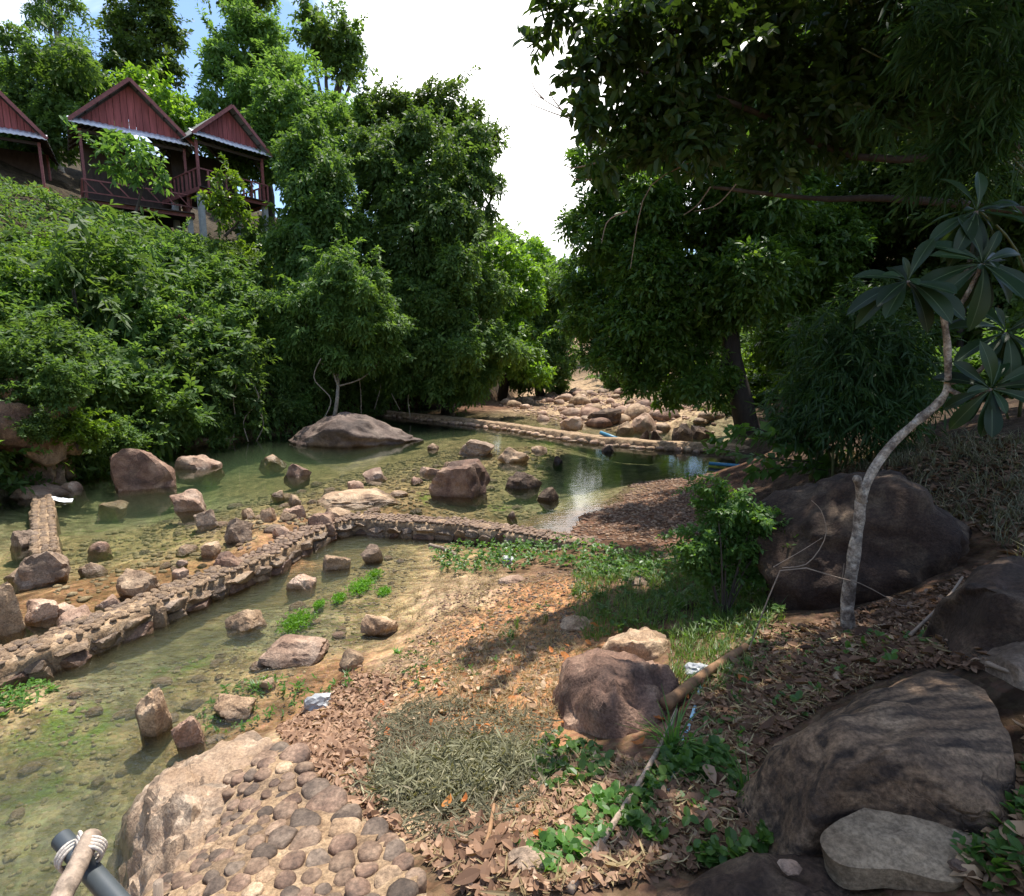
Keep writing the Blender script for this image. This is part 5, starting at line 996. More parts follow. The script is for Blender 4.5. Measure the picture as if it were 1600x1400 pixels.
def bank_shrubs():
    """bushes closing the view under the trees of the right bank"""
    for i, (x, y, sc, k, lab) in enumerate([(10.3, 23.5, 1.3, 4, 'sunlit yellow-green bush seen right of the dark trunk'), (11.6, 25.5, 1.7, 4, 'sunlit bush farther back right of the dark trunk'), (8.8, 22.6, .7, 4, 'small bright weed bush at the foot of the dark trunk'), (12.5, 22, 1.5, 0, 'shaded green bush under the trees at the right of the dark trunk'), (14, 28, 2.2, 0, 'large green bush deep under the right-hand trees'), (10.5, 31, 1.8, 4, 'bright bush at the right rim of the rocky bed'), (8, 41, 2.0, 1, 'green bush at the head of the rocky bed'), (3.2, 42, 1.3, 5, 'low grey-green bush behind the stones of the rocky bed'), (13.2, 33, 2.2, 2, 'broad-leaved bush beyond the rocky bed'), (11, 18.5, 1.2, 3, 'dark bush in the shade behind the bamboo'), (9.5, 16.5, 1.0, 3, 'dark low bush beside the dark water'), (17, 24, 2.4, 3, 'dark bush far right under the trees')]):
        p = PROTO[k]; ro = empty('shrub', (x, y, float(hgt(x, y)) - .15)); tag(ro, lab, 'shrub'); ro.scale = (sc, sc, sc); ro.rotation_euler.z = i * 1.3
        for nm, me in (('foliage', p[0]), ('stem', p[1])): o = bpy.data.objects.new(nm, me); COL.objects.link(o); o.parent = ro
    for i, (px, py, Y, sc, k, lab) in enumerate([(28, 612, 12.2, .62, 0, 'glossy shrub beside the tan rock pillar at left'), (104, 610, 12.8, .7, 0, 'glossy shrub right of the tan rock pillar'), (118, 668, 12.9, .6, 4, 'yellow-green shrub hanging over the upright tan block'), (18, 560, 12.4, .7, 1, 'small-leaved shrub above the tan rock pillar'), (100, 560, 13.2, .8, 2, 'broad-leaved shrub up right of the tan rock pillar'), (60, 668, 12.0, .4, 0, 'little glossy shrub between the rocks at left'), (170, 690, 14.2, .6, 0, 'shrub overhanging the water behind the reddish boulder'), (290, 660, 18.4, .7, 6, 'long-leaved shrub overhanging the water at the foot of the bank')]):
        p = PROTO[k]; c = WD(px, py, Y); ro = empty('shrub', c - np.array((0, 0, .5 * sc))); tag(ro, lab, 'shrub'); ro.scale = (sc, sc, sc); ro.rotation_euler.z = i * 1.7
        for nm, me in (('foliage', p[0]), ('stem', p[1])): o = bpy.data.objects.new(nm, me); COL.objects.link(o); o.parent = ro
bank_shrubs()
def sapling(label, base, spec, L, Wd, leaf, seed, cover=1.0):
    return tree('sapling', label, spec, base, .05, L, Wd, cover, leaf, 'bark', seed, cat='sapling', k=5, shell=1.0, hang=.2, clump=2, hexa=True, ragged=.15)
sapling('broad-leaved sapling growing in front of the big middle hut', WD(205, 335, 25), [(160, 235, 25, 20), (195, 225, 25, 22), (235, 235, 25, 24), (185, 262, 25, 24), (225, 270, 25, 24), (252, 258, 25, 16), (205, 245, 25, 24)], .36, .16, 'lf_mid', 81, .62)
sapling('bright-leaved sapling growing in front of the smaller hut', WD(350, 355, 26.5), [(345, 275, 26.5, 15), (370, 285, 26.5, 16), (340, 310, 26.5, 22), (372, 320, 26.5, 22), (350, 335, 26.5, 24), (385, 340, 26.5, 14)], .28, .12, 'lf_lime', 82, .8)

# ------------------------------------------------------------------ right bank: trees and bamboo
tree('shade_tree', 'dense dark evergreen tree with a dark trunk on the right bank', [(912, 425, 19.5, 42), (928, 490, 19, 52), (938, 345, 19, 46), (1000, 395, 18, 88), (1000, 500, 17.5, 84), (955, 555, 18, 44), (1075, 555, 18, 64), (1080, 450, 17.5, 96), (1000, 295, 18.5, 80), (1100, 320, 18, 100), (1180, 440, 18.5, 96), (1120, 600, 19, 34), (1225, 545, 19.5, 50), (1270, 390, 19.5, 110), (1200, 260, 19, 110), (1050, 615, 18.5, 26), (1010, 590, 18, 30), (1060, 190, 19, 90), (1240, 140, 20, 110)],
     G(1174, 672), .34, .24, .095, 2.3, 'lf_mango', seed=21, ragged=.3, limbs=12, hang=.15)
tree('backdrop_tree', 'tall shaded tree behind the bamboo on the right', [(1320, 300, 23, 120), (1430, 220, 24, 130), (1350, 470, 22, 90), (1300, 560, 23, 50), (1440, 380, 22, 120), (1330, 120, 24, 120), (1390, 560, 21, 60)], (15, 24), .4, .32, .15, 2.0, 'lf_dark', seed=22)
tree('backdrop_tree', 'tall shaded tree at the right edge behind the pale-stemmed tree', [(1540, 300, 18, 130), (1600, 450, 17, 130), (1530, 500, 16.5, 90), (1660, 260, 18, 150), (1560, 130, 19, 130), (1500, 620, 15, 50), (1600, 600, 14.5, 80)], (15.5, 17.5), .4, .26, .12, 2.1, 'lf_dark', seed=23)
tree('backdrop_tree', 'leafy bush closing the shade under the trees at the right edge', [(1480, 600, 12.5, 60), (1560, 600, 12, 70), (1640, 560, 11.5, 80), (1430, 620, 13.5, 44)], (9.6, 12.6), .1, .18, .08, 2.0, 'lf_dark', seed=24, cat='bush')
def overhang():
    """the big-leaved tree whose boughs reach in from the right over the near bank"""
    base = (9.2, 8.6, float(hgt(9.2, 8.6))); root = empty('overhanging_tree', base); tag(root, 'large-leaved tree reaching over the stream from the right, dark against the sky', 'tree'); r = np.random.default_rng(25)
    lobes = lob([(872, 25, 7.6, 44), (905, 115, 7.4, 40), (955, 50, 7.6, 80), (918, 185, 7.2, 34), (990, 165, 7.5, 76), (1055, 80, 7.8, 100), (1095, 205, 7.6, 76), (955, 250, 7.2, 34), (1190, 90, 8, 120), (1200, 235, 7.8, 70), (1310, 180, 8.2, 100), (1350, 50, 8.2, 120), (1480, 120, 8.4, 120), (1600, 60, 8.6, 140), (1010, 240, 7.4, 40)])
    shade_lobes = [(np.array(c, float), q) for c, q in (((2.2, 5.7, 8.3), 1.0), ((1.8, 4.5, 7.9), 1.0), ((1.7, 3.4, 7.4), .9), ((2.9, 4.4, 8.2), 1.2), ((3.0, 3.0, 7.6), 1.2), ((3.6, 6.2, 9.0), 1.2), ((5.2, 7.8, 9.9), 1.7), ((6.4, 8, 9.8), 2.1), ((4.4, 5.0, 8.8), 1.6), ((5.9, 5.4, 9.2), 2.0), ((8.2, 6, 9.0), 2.0), ((4.6, 10.4, 10.6), 2.0), ((7.6, 10, 9.6), 2.2), ((4.6, 3.0, 8.2), 1.5), ((6.6, 3.2, 8.4), 1.8), ((4.6, 9.0, 10.2), 1.5), ((3.8, 14, 10.7), 1.5), ((5.4, 14.5, 10.9), 2.0), ((5, 12.5, 11.5), 1.8))]  # lobes mostly out of view, added overhead to shade the near bank and spit
    mb = MB(); T = [spline([base, (9, 8.4, 4), (8.4, 8.2, 6.5), (7, 8, 8.5)], 14)]; mb.tube(T[0], np.linspace(.34, .16, 14), 9, wob=.1)
    for (a, c, q) in [(6, WD(1420, 312, 8.2), WD(1110, 292, 7.6)), (8, WD(1380, 250, 8.2), WD(1000, 110, 7.5)), (9, WD(1300, 120, 8.2), WD(930, 60, 7.6)), (10, (5, 6.6, 8.6), (3, 5, 8.6)), (11, (6, 5, 8.8), (5, 3.4, 8.4)), (12, (5, 9, 9.8), (2.4, 9.8, 9.8))]:
        mb.tube(spline([T[0][a], c, (np.array(c) + np.array(q)) / 2 + r.normal(0, .12, 3), q], 14), np.linspace(.065, .018, 14), 7, wob=.15, seed=a)
    mb.build('trunk', M['bark'], root, True)
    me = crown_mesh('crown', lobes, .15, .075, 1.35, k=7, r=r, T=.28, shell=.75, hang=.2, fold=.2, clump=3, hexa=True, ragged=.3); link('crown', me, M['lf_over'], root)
    me = crown_mesh('shade_crown', shade_lobes, .22, .11, 1.15, k=7, r=r, T=.36, shell=.75, hang=.2, fold=.2, clump=3, ragged=0); link('shade_crown', me, M['lf_over'], root)
    mb = MB()                                            # bare twigs against the cloud
    for (a, b, c) in [((905, 185, 7.3), (865, 165, 7.3), (822, 138, 7.3)), ((905, 190, 7.3), (860, 175, 7.3), (818, 158, 7.3)), ((880, 175, 7.3), (862, 150, 7.3), (858, 125, 7.3)), ((850, 155, 7.3), (836, 140, 7.3), (830, 122, 7.3)), ((930, 255, 7.2), (895, 262, 7.2), (870, 252, 7.2)), ((925, 280, 7.2), (900, 280, 7.2), (880, 262, 7.2)), ((980, 330, 7.3), (950, 345, 7.3), (940, 380, 7.3)), ((1075, 255, 7.5), (1010, 300, 7.4), (985, 420, 7.4)), ((1110, 292, 7.6), (1090, 320, 7.5), (1068, 336, 7.5)), ((1150, 288, 7.6), (1120, 320, 7.6), (1085, 330, 7.5))]:
        mb.tube(spline([WD(*a), WD(*b), WD(*c)], 8), np.linspace(.010, .004, 8), 5)
    mb.build('bare_twig', M['twig'], root)
overhang()
def bamboo(label, spec, foot, seed, L=.19, Wd=.024, cover=1.1, culms=9):
    lobes = lob(spec); base = np.append(foot, float(hgt(*foot))); root = empty('bamboo', base); tag(root, label, 'bamboo'); r = np.random.default_rng(seed)
    for k in range(culms):
        c, q = lobes[k % len(lobes)]; a = base + np.append(r.normal(0, .25, 2), -.2); b = c + r.normal(0, .3, 3); m = (a + b) / 2 + (0, 0, (b[2] - a[2]) * .25); mb = MB(); mb.tube(spline([a, m, b], 14), np.linspace(.022, .006, 14), 6); mb.build('culm', M['bamboo'], root, True)
    P, N_ = on_lobes(lobes, cover / (L * Wd * .5) / 6, r, 1.0, .2); D = unit(N_ * .6 + r.normal(0, .5, N_.shape) - UPV * .35)
    V, rn = sprays(P, D, 6, .16, L, Wd, .45, .75, .05, r, .6, .3); link('foliage', quads('foliage', V, rn), M['lf_bamboo'], root)
bamboo('bamboo thicket with fine dark leaves behind the huge shaded boulder', [(1300, 520, 8.6, 55), (1340, 570, 8.2, 70), (1270, 600, 8.8, 50), (1400, 530, 8.2, 60), (1240, 650, 8.6, 44), (1320, 640, 8.0, 60), (1420, 610, 8.0, 60), (1380, 660, 7.8, 50), (1350, 470, 8.6, 40)], (5.2, 8.6), 31)
bamboo('bamboo sprays arching down from the top right corner', [(1480, 60, 6.2, 60), (1550, 40, 6, 70), (1440, 20, 6.2, 40), (1560, 180, 6.2, 60), (1500, 200, 6.4, 50), (1460, 270, 6.6, 36), (1540, 270, 6.4, 44), (1380, 180, 6.6, 26), (1590, 120, 6, 50)], (7.4, 7.2), 32, cover=.8)
# branch of heart-shaped leaves beside the dark water
def branch_leaves():
    base = G(1300, 735) + (.1, .3, 0); root = empty('leafy_branch', base); tag(root, 'low branch with round paired leaves hanging over the dark water', 'plant'); r = np.random.default_rng(33); mb = MB(); P = []; D = []
    for (a, b, c) in [((1300, 720), (1210, 685), (1120, 682)), ((1290, 725), (1200, 715), (1118, 700)), ((1270, 700), (1190, 672), (1150, 668)), ((1290, 735), (1240, 730), (1180, 735)), ((1310, 700), (1270, 690), (1230, 695))]:
        s = spline([base + (0, 0, -.1), WD(*a, 8.6), WD(*b, 8.5), WD(*c, 8.4)], 16); mb.tube(s, np.linspace(.012, .004, 16), 5); P.append(s[4:]); D.append(np.gradient(s, axis=0)[4:])
    mb.build('stem', M['bark'], root); P = np.concatenate(P); D = unit(np.concatenate(D)); P = np.repeat(P, 2, 0); D = np.repeat(D, 2, 0)
    V, rn = sprays(P, D, 3, .12, .17, .12, .35, 1.1, .08, r, .8, .25); link('foliage', quads('foliage', V, rn), M['lf_weed'], root)
branch_leaves()
# leafy shrub at the end of the wall
def near_shrub():
    base = G(1130, 965); Y = base[1] + .25; root = empty('shrub', base); tag(root, 'bright green feathery shrub beside the huge shaded boulder', 'shrub'); r = np.random.default_rng(34)
    lobes = lob([(1115, 765, Y, 26), (1135, 800, Y, 42), (1180, 800, Y, 28), (1105, 840, Y, 44), (1165, 845, Y, 46), (1198, 840, Y, 24), (1125, 890, Y, 46), (1175, 890, Y, 34), (1095, 875, Y, 34)])
    mb = MB()
    for c, q in lobes: mb.tube(spline([base - (0, 0, .05), (base + c) / 2 + r.normal(0, .04, 3), c], 8), np.linspace(.012, .003, 8), 5)
    mb.build('stem', M['bark'], root); link('foliage', crown_mesh('foliage', lobes, .048, .024, 1.25, k=12, T=.17, r=r, shell=.9, hang=.1, flat=1.0, clump=5), M['lf_shrub'], root)
near_shrub()
# pale-stemmed tree with great paddle leaves
def paddle_leaf(name, seed):
    r = np.random.default_rng(seed); n = 12; V = []; fs = []; mi = []; bend = r.uniform(.05, .6)
    prof = lambda t: .5 * .33 * (np.sin(np.pi * min(t, 1) ** 1.9) ** .62) + .008 * (t < .12)
    for i in range(n + 1):
        t = i / n; w = prof(t) if i < n else .004; z = -bend * t * t; e = .35 * w
        for x, dz in ((-w, e), (-w * .5, e * .35), (-.011 * (1 - t * .7), 0.), (.011 * (1 - t * .7), 0.), (w * .5, e * .35), (w, e)): V.append((x, t, z + dz + .012 * math.sin(9 * t + (0 if x < 0 else 1.5)) * (abs(x) > .03)))
    for i in range(n):
        for k in range(5): a = i * 6 + k; fs.append((a, a + 1, a + 7, a + 6)); mi.append(1 if k == 2 else 0)
    me = mesh(name, V, fs, True); me.materials.append(M['lf_plum']); me.materials.append(M['lf_rib']); me.polygons.foreach_set('material_index', mi)
    a = me.attributes.new('rnd', 'FLOAT', 'FACE'); a.data.foreach_set('value', np.full(len(fs), r.random(), np.float32)); return me
def paddle_tree():
    base = G(1328, 990); Y0 = base[1]; root = empty('paddle_leaf_tree', base); tag(root, 'leaning grey-barked tree with rosettes of long paddle leaves', 'tree'); r = np.random.default_rng(35)
    pt = lambda px, py, dy=0: WD(px, py, Y0 + dy)
    stem = spline([base - (0, 0, .1), pt(1324, 940), pt(1332, 880), pt(1340, 830, .02), pt(1346, 780, .04), pt(1362, 738, .06), pt(1392, 696, .08), pt(1430, 660, .10), pt(1466, 630, .1), pt(1480, 604, .1), pt(1481, 560, .1), pt(1478, 520, .1), pt(1473, 488, .1)], 44)
    rad = np.interp(np.linspace(0, 1, 44), [0, .06, .3, .6, .75, 1], [.048, .041, .034, .029, .022, .015]) * (1 + .06 * r.normal(size=44)); mb = MB(); mb.tube(stem, rad, 16, wob=.2, seed=2); mb.build('trunk', M['plum_bark'], root, True)
    mb = MB(); mb.tube(spline([pt(1347, 785, .03), pt(1342, 760, .0), pt(1337, 744, -.02)], 8), [.034, .032, .03, .027, .025, .027, .03, .018], 10, wob=.3, seed=6); mb.build('broken_stub', M['plum_bark'], root, True)
    tips = [((1418, 440, .0), [(1473, 488, .1), (1450, 470, .05)]), ((1525, 330, .15), [(1473, 490, .1), (1500, 450, .12), (1520, 390, .14)]), ((1535, 412, .0), [(1475, 500, .1), (1505, 470, .05)]), ((1572, 520, .1), [(1480, 600, .1), (1530, 580, .12)]), ((1548, 608, -.1), [(1478, 606, .1), (1515, 622, 0)])]
    lm = [paddle_leaf('leaf', 40 + i) for i in range(6)]
    for ti, (tp, path) in enumerate(tips):
        c = pt(*tp); mb = MB(); mb.tube(spline([pt(*q) for q in path] + [c], 10), np.linspace(.017, .013, 10), 8, wob=.1); mb.build('branch', M['plum_bark'], root, True)
        nl = 19
        for k in range(nl):
            az = k * 2.399 + ti + r.normal() * .3; th = R(28 + 88 * (k / nl) ** .8) + r.normal() * .22; ax = Vector([(-.35, -.75, .6), (.1, -.7, .75), (-.1, -.85, .45), (-.3, -.6, .8), (-.3, -.8, .35)][ti]).normalized(); e1 = ax.cross(Vector((0, 0, 1))).normalized(); e2 = ax.cross(e1)
            d = ax * math.cos(th) + (e1 * math.cos(az) + e2 * math.sin(az)) * math.sin(th) - Vector((0, 0, r.uniform(.05, .5))); d.normalize(); z = (ax - d * ax.dot(d)); z = (z + Vector((0, 0, .3))).normalized(); x = d.cross(z).normalized(); z = x.cross(d)
            Ls = r.uniform(.25, .38) * (1 if k > 2 else .5); m = Matrix((x, d, z)).transposed().to_4x4()
            o = bpy.data.objects.new('leaf', lm[(k + ti) % 6]); COL.objects.link(o); o.parent = root; o.matrix_local = Matrix.Translation(Vector(c) - Vector(base) + d * .015) @ m @ Matrix.Diagonal((Ls, Ls, Ls, 1))
paddle_tree()
def twigs():
    Y = G(1328, 990)[1] - .12
    mb = MB(); s = lambda pts: spline([WD(px, py, Y) for px, py in pts], 14)
    for pts, r0 in (([(1170, 1015), (1195, 950), (1226, 886), (1300, 900), (1330, 908), (1345, 912), (1380, 930), (1410, 948), (1450, 945)], .005), ([(1222, 887), (1262, 880), (1290, 838), (1284, 800), (1268, 782)], .004), ([(1208, 886), (1250, 862), (1285, 840)], .003), ([(1316, 905), (1319, 880)], .003)): mb.tube(s(pts), np.linspace(r0, r0 * .5, 14), 5)
    o = mb.build('bare_vine', M['twig']); tag(o, 'thin bare forked vine crossing the grey trunk', 'vine')
twigs()

# ------------------------------------------------------------------ things lying on the near bank
def stick(name, label, pts, r0, r1, mat, lift=.03, n=10, wob=.15, cat='stick'):
    P = spline([G(*p[:2]) + (0, 0, lift + (p[2] if len(p) > 2 else 0)) for p in pts], 18); mb = MB(); mb.tube(P - P[0], np.interp(np.linspace(0, 1, 18), [0, 1], [r0, r1]), n, wob=wob, seed=len(pts)); o = mb.build(name, M[mat], None, True); o.location = P[0]; return tag(o, label, cat)
stick('log', 'rotting orange-brown log lying beside the hump-backed boulder', [(1040, 1120, .06), (1100, 1070, .05), (1165, 1022, .03)], .036, .032, 'log', .03, 12, .22, 'log')
stick('stick', 'long thin grey stick lying from the log to the bottom edge', [(890, 1398), (935, 1340, .03), (1000, 1240, .05), (1040, 1170, .07), (1056, 1130, .07)], .016, .010, 'pole', .02)
stick('stick', 'thin leaning stick running up from the end of the log', [(1150, 1030, .02), (1195, 985, .02), (1215, 960, .02)], .014, .008, 'bamboo', .03)
stick('blue_pipe', 'faded pale-blue plastic pipe half hidden in weeds', [(1045, 1245), (1060, 1190, .01), (1088, 1105, .01), (1098, 1060)], .012, .012, 'palepipe', .02, 10, 0, 'pipe')
stick('stick', 'split tan stick standing in the leaf litter at the bottom', [(755, 1345), (765, 1315, .03), (772, 1280, .06)], .012, .008, 'log', .02)
stick('stick', 'bent pale stick lying on dry leaves above the paving', [(480, 1185), (510, 1210), (545, 1230)], .008, .006, 'twig', .02)
stick('stick', 'grey stick lying against the inside bend of the wall', [(548, 828, .03), (575, 833, .02), (592, 836, .02)], .03, .02, 'pole', .05)
stick('stick', 'thin branch at the right edge among leaf litter', [(1540, 1055), (1570, 1068), (1620, 1080)], .01, .008, 'twig', .06)
stick('dead_root', 'gnarled brown root hanging between the boulders at right', [(1420, 1010, .02), (1475, 960, .05), (1500, 930, .08)], .009, .007, 'twig', .05, cat='root')
stick('driftwood', 'dark piece of driftwood lying beyond the pool wall foot', [(672, 855), (700, 862), (712, 870)], .04, .025, 'pole', .03)
def pipe2(label, a, b, z0, z1, r):
    p, q = W(*a, z0), W(*b, z1); mb = MB(); mb.tube([np.zeros(3), q - p], [r, r], 12); o = mb.build('blue_pipe', M['bluepipe'], None, True); o.location = p; tag(o, label, 'pipe')
pipe2('blue plastic pipe lying across the shaded end of the weir', (938, 676), (975, 690), .35, .1, .075)
pipe2('blue plastic pipe lying in the dark water by the leafy branch', (1108, 724), (1180, 730), .08, .1, .05)
def blob(name, label, px, py, w, h, mat, seed, cat, squash=.5):
    g = G(px, py); s = g[1] / F; V, fs = rock_shape(seed, 3, 12, .9, .16); V = V * (w * s / 2, w * s * .4, h * s / 2); o = obj(name, V, fs, M[mat], smooth=False); o.location = g + (0, w * s * .3, h * s * .3); return tag(o, label, cat)
blob('plastic_tub', 'crumpled clear plastic tub at the edge of the leaf litter', 492, 1116, 46, 34, 'bag', 71, 'litter')
blob('plastic_bag', 'crumpled white plastic bag behind the rotting log', 1095, 1060, 48, 26, 'bag', 72, 'litter')
blob('plastic_bag', 'scrap of white plastic in the weeds below the wall', 794, 882, 22, 16, 'bag', 73, 'litter')
blob('plastic_bag', 'small scrap of pale plastic at the far end of the log', 1145, 1052, 24, 12, 'bag', 74, 'litter')
# lashed rail at the lower left
def rail():
    A, B = WD(143, 1306, 1.62), WD(62, 1470, 1.30); base = Vector(WD(62, 1470, 1.3)); root = empty('lashed_rail', base); tag(root, 'weathered pole lashed with rope to a dark plastic pipe at lower left', 'railing')
    d = (B - A); mb = MB(); P = spline([A, A + d * .3 + (.002, 0, 0), A + d * .7, B + d * .6], 20); mb.tube(P, .031 * (1 + .04 * np.sin(np.arange(20) * 2.1)), 16, wob=.08, seed=4); mb.build('pole', M['pole'], root, True)
    p0, p1 = WD(96, 1310, 1.66), WD(178, 1402, 1.50); dv = p1 - p0; mb = MB(); mb.tube([p0, p0 + dv * .5, p0 + dv * 2.2], [.030, .030, .030], 24, cap=False); mb.build('pipe', M['pvc'], root, True)
    mb = MB(); mb.tube([p0, p0 + dv * .4], [.0265, .0265], 24, cap=True); V, fs = [], []; mb.build('pipe_bore_shade', M['bore_shade'], root, True)  # closed plug in the pipe end, its black painted for the hollow's shade
    mb = MB(); ax = unit(dv[None])[0]; X = unit(np.cross(ax, UPV)[None])[0]; Y = np.cross(ax, X); ring = []
    for j, rr in enumerate((.030, .0265)):
        for k in range(24): a = 2 * math.pi * k / 24; ring.append(p0 + rr * (math.cos(a) * X + math.sin(a) * Y) - ax * .0005)
    mb.add(ring, [(k, (k + 1) % 24, 24 + (k + 1) % 24, 24 + k) for k in range(24)]); mb.build('pipe_rim', M['pvc'], root)
    c = WD(128, 1333, 1.60); a1 = unit((A - B)[None])[0]; a2 = ax; r = np.random.default_rng(3)
    def loop(axis, cc, ra, rb, tilt):
        x = unit(np.cross(axis, tilt)[None])[0]; y = np.cross(axis, x); t = np.linspace(0, 2 * math.pi, 26); return [cc + ra * math.cos(q) * x + rb * math.sin(q) * y + axis * .006 * math.sin(q * 1.0) for q in t]
    for k in range(4): mb = MB(); mb.tube(loop(a1, WD(140, 1330, 1.585) - a1 * (.012 * k - .018), .039, .041, UPV), .0058, 8, cap=False); mb.build('rope_turn', M['rope'], root, True)
    for k in range(3): mb = MB(); mb.tube(loop(a2, WD(112, 1337, 1.62) + a2 * (.013 * k - .01), .040, .040, UPV), .0058, 8, cap=False); mb.build('rope_turn', M['rope'], root, True)
    for k in range(3): mb = MB(); mb.tube(loop(unit((a1 + a2 * .9)[None])[0], c + (0, 0, .004 * k) + a1 * .012 * (k - 1), .052, .048, UPV), .0058, 8, cap=False); mb.build('rope_turn', M['rope'], root, True)
    P = WD(247, 1378, 1.75); mb = MB(); mb.tube([P, P + np.array((-.02, -.03, -.5))], [.016, .018], 14); o = mb.build('wooden_peg', M['pole'], None, True); tag(o, 'short round wooden peg end at the bottom edge by the great slab', 'peg')
rail()
# white water of the tiny cascade
def cascade():
    c = W(86, 782, 0.); n = 14; V = []; r = np.random.default_rng(2)
    for j in range(n):
        for i in range(n): u, v = i / (n - 1), j / (n - 1); V.append(c + (u * .42 + v * .2 - .1, -v * .3 + u * .1, .09 * (1 - u) ** 2 + .02 + .03 * vnoise(np.array((u * 9, v * 9, 1.)), 3) * (1 - u)))
    V, fs = gridmesh('x', np.array(V).reshape(n, n, 3), n, n); o = obj('cascade', V, fs, M['foam'], smooth=True); tag(o, 'little white cascade spilling past the short wall', 'water', kind='structure')
cascade()

# ------------------------------------------------------------------ ground plants, litter
def scatter(poly_px, n, seed, lift=0., z=None):
    P = gpoly(poly_px, z) if isinstance(poly_px[0], tuple) else poly_px; A = np.array(P); r = np.random.default_rng(seed); out = np.zeros((0, 2))
    while len(out) < n:
        q = r.uniform(A.min(0), A.max(0), (n * 2, 2)); x, y = q[:, 0], q[:, 1]; c = np.zeros(len(q), bool); j = len(A) - 1
        for i in range(len(A)):
            xi, yi, xj, yj = *A[i], *A[j]; c ^= ((yi > y) != (yj > y)) & (x < (xj - xi) * (y - yi) / (yj - yi + 1e-12) + xi); j = i
        out = np.concatenate([out, q[c]])
    out = out[:n]; return np.column_stack([out, hgt(out[:, 0], out[:, 1]) + lift]), r
def litter(label, poly, n, L, Wd, mat, seed, curl=.5, lift=.012, name='fallen_leaves', flat=1.0, z=None):
    P, r = scatter(poly, n, seed, 0, z); P[:, 2] += np.abs(r.normal(0, lift, n)) + .004; a = r.uniform(0, 6.28, n); el = r.normal(0, .22 / flat, n); d = np.stack([np.cos(a) * np.cos(el), np.sin(a) * np.cos(el), np.sin(el)], -1)
    nn = unit(UPV + r.normal(0, .3 / flat, (n, 3))); w = unit(np.cross(d, nn)); nn = np.cross(w, d); l = (L * np.exp(r.normal(-.15, .27, n)))[:, None]; wv = w * (l * Wd / L / 2); cu = (curl * r.uniform(.1, 1, n))[:, None] * l * .4
    rn = np.clip(r.beta(2, 2, n), 0, 1); bend = (r.normal(0, .18, n))[:, None] * l
    pt = lambda t, w_, c: P + d * l * (t - .5) + wv * w_ + nn * (cu * c * .6 + bend * (t - .5) ** 2 * 4)
    Q = []
    for sg in (1, -1):
        e = [pt(0, 0, 0), pt(.16, .62 * sg, .5), pt(.36, sg, 1), pt(.68, .82 * sg, .9), pt(.86, .42 * sg, .4), pt(1, 0, 0)]; c1, c2 = pt(.36, 0, 0), pt(.68, 0, 0)
        for q in ((e[0], c1, e[2], e[1]), (c1, c2, e[3], e[2]), (c2, e[5], e[4], e[3])): Q.append(np.stack(q if sg > 0 else q[::-1], 1))
    Q = np.stack(Q, 1).reshape(-1, 4, 3)
    o = link(name, quads(name, Q, np.repeat(rn, 6)), M[mat]); return tag(o, label, 'leaf litter', kind='stuff')
def grass(label, poly, n, h, w, mat, seed, lean=.5, name='grass', blades=6, z=None, up=1.0):
    P, r = scatter(poly, n, seed, -.005, z); m = n * blades; B = np.repeat(P, blades, 0) + np.column_stack([r.normal(0, .018, (m, 2)), np.zeros(m)]); a = r.uniform(0, 6.28, m); o_ = np.stack([np.cos(a), np.sin(a), np.zeros(m)], -1); l = (h * r.uniform(.4, 1.2, m))[:, None]; ln = (np.abs(r.normal(lean, .3, m)))[:, None]
    d1 = unit(UPV * up + o_ * ln * .6); d2 = unit(UPV * up * .55 + o_ * (ln + .45)); s = np.stack([-np.sin(a), np.cos(a), np.zeros(m)], -1) * w / 2; M1 = B + d1 * l * .5; T = M1 + d2 * l * .5
    V = np.concatenate([np.stack([B - s, B + s, M1 + s * .9, M1 - s * .9], 1), np.stack([M1 - s * .9, M1 + s * .9, T + s * .1, T - s * .1], 1)]); rn = np.tile(np.clip(r.beta(2, 2.5, m), 0, 1), 2)
    return tag(link(name, quads(name, V, rn), M[mat]), label, 'grass', kind='stuff')
def weeds(label, poly, n, L, Wd, mat, seed, h=.08, k=4, name='ground_cover', z=None):
    P, r = scatter(poly, n, seed, 0, z); P[:, 2] += h * r.uniform(.3, 1.1, n); D = unit(UPV + r.normal(0, .5, (n, 3)))
    V, rn = sprays(P - D * .02, D, k, .03, L, Wd, .25, 1.5, .1, r, 1.2, .25, hexa=True); return tag(link(name, quads(name, V, rn), M[mat]), label, 'ground cover', kind='stuff')
LIT_R = [(1070, 1130), (1110, 1040), (1200, 985), (1330, 985), (1460, 990), (1480, 1030), (1380, 1060), (1290, 1100), (1200, 1160), (1165, 1230), (1200, 1330), (1050, 1370), (860, 1400), (880, 1330), (960, 1250), (1050, 1200)]
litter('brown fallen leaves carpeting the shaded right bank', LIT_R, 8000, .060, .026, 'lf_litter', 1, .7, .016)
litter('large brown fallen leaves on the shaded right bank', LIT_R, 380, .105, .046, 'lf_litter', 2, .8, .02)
LIT_C = [(640, 1310), (720, 1290), (800, 1260), (860, 1190), (980, 1190), (1060, 1200), (1050, 1370), (860, 1400), (760, 1420), (690, 1370)]
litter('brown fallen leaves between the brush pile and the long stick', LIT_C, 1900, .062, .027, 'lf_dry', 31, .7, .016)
litter('pale shreds between the brush pile and the long stick', LIT_C, 1500, .085, .008, 'lf_straw', 32, .2, .02)
litter('brown leaves between the shaded boulders at right', [(1330, 985), (1420, 960), (1470, 935), (1490, 1000), (1560, 1010), (1540, 1060), (1450, 1045), (1380, 1062)], 1500, .06, .026, 'lf_litter', 36, .7, .016)
litter('thin leaf litter in front of the huge shaded boulder', [(1190, 1000), (1330, 955), (1450, 925), (1545, 885), (1520, 960), (1480, 1000), (1330, 1005)], 1600, .055, .024, 'lf_litter', 37, .7, .016)
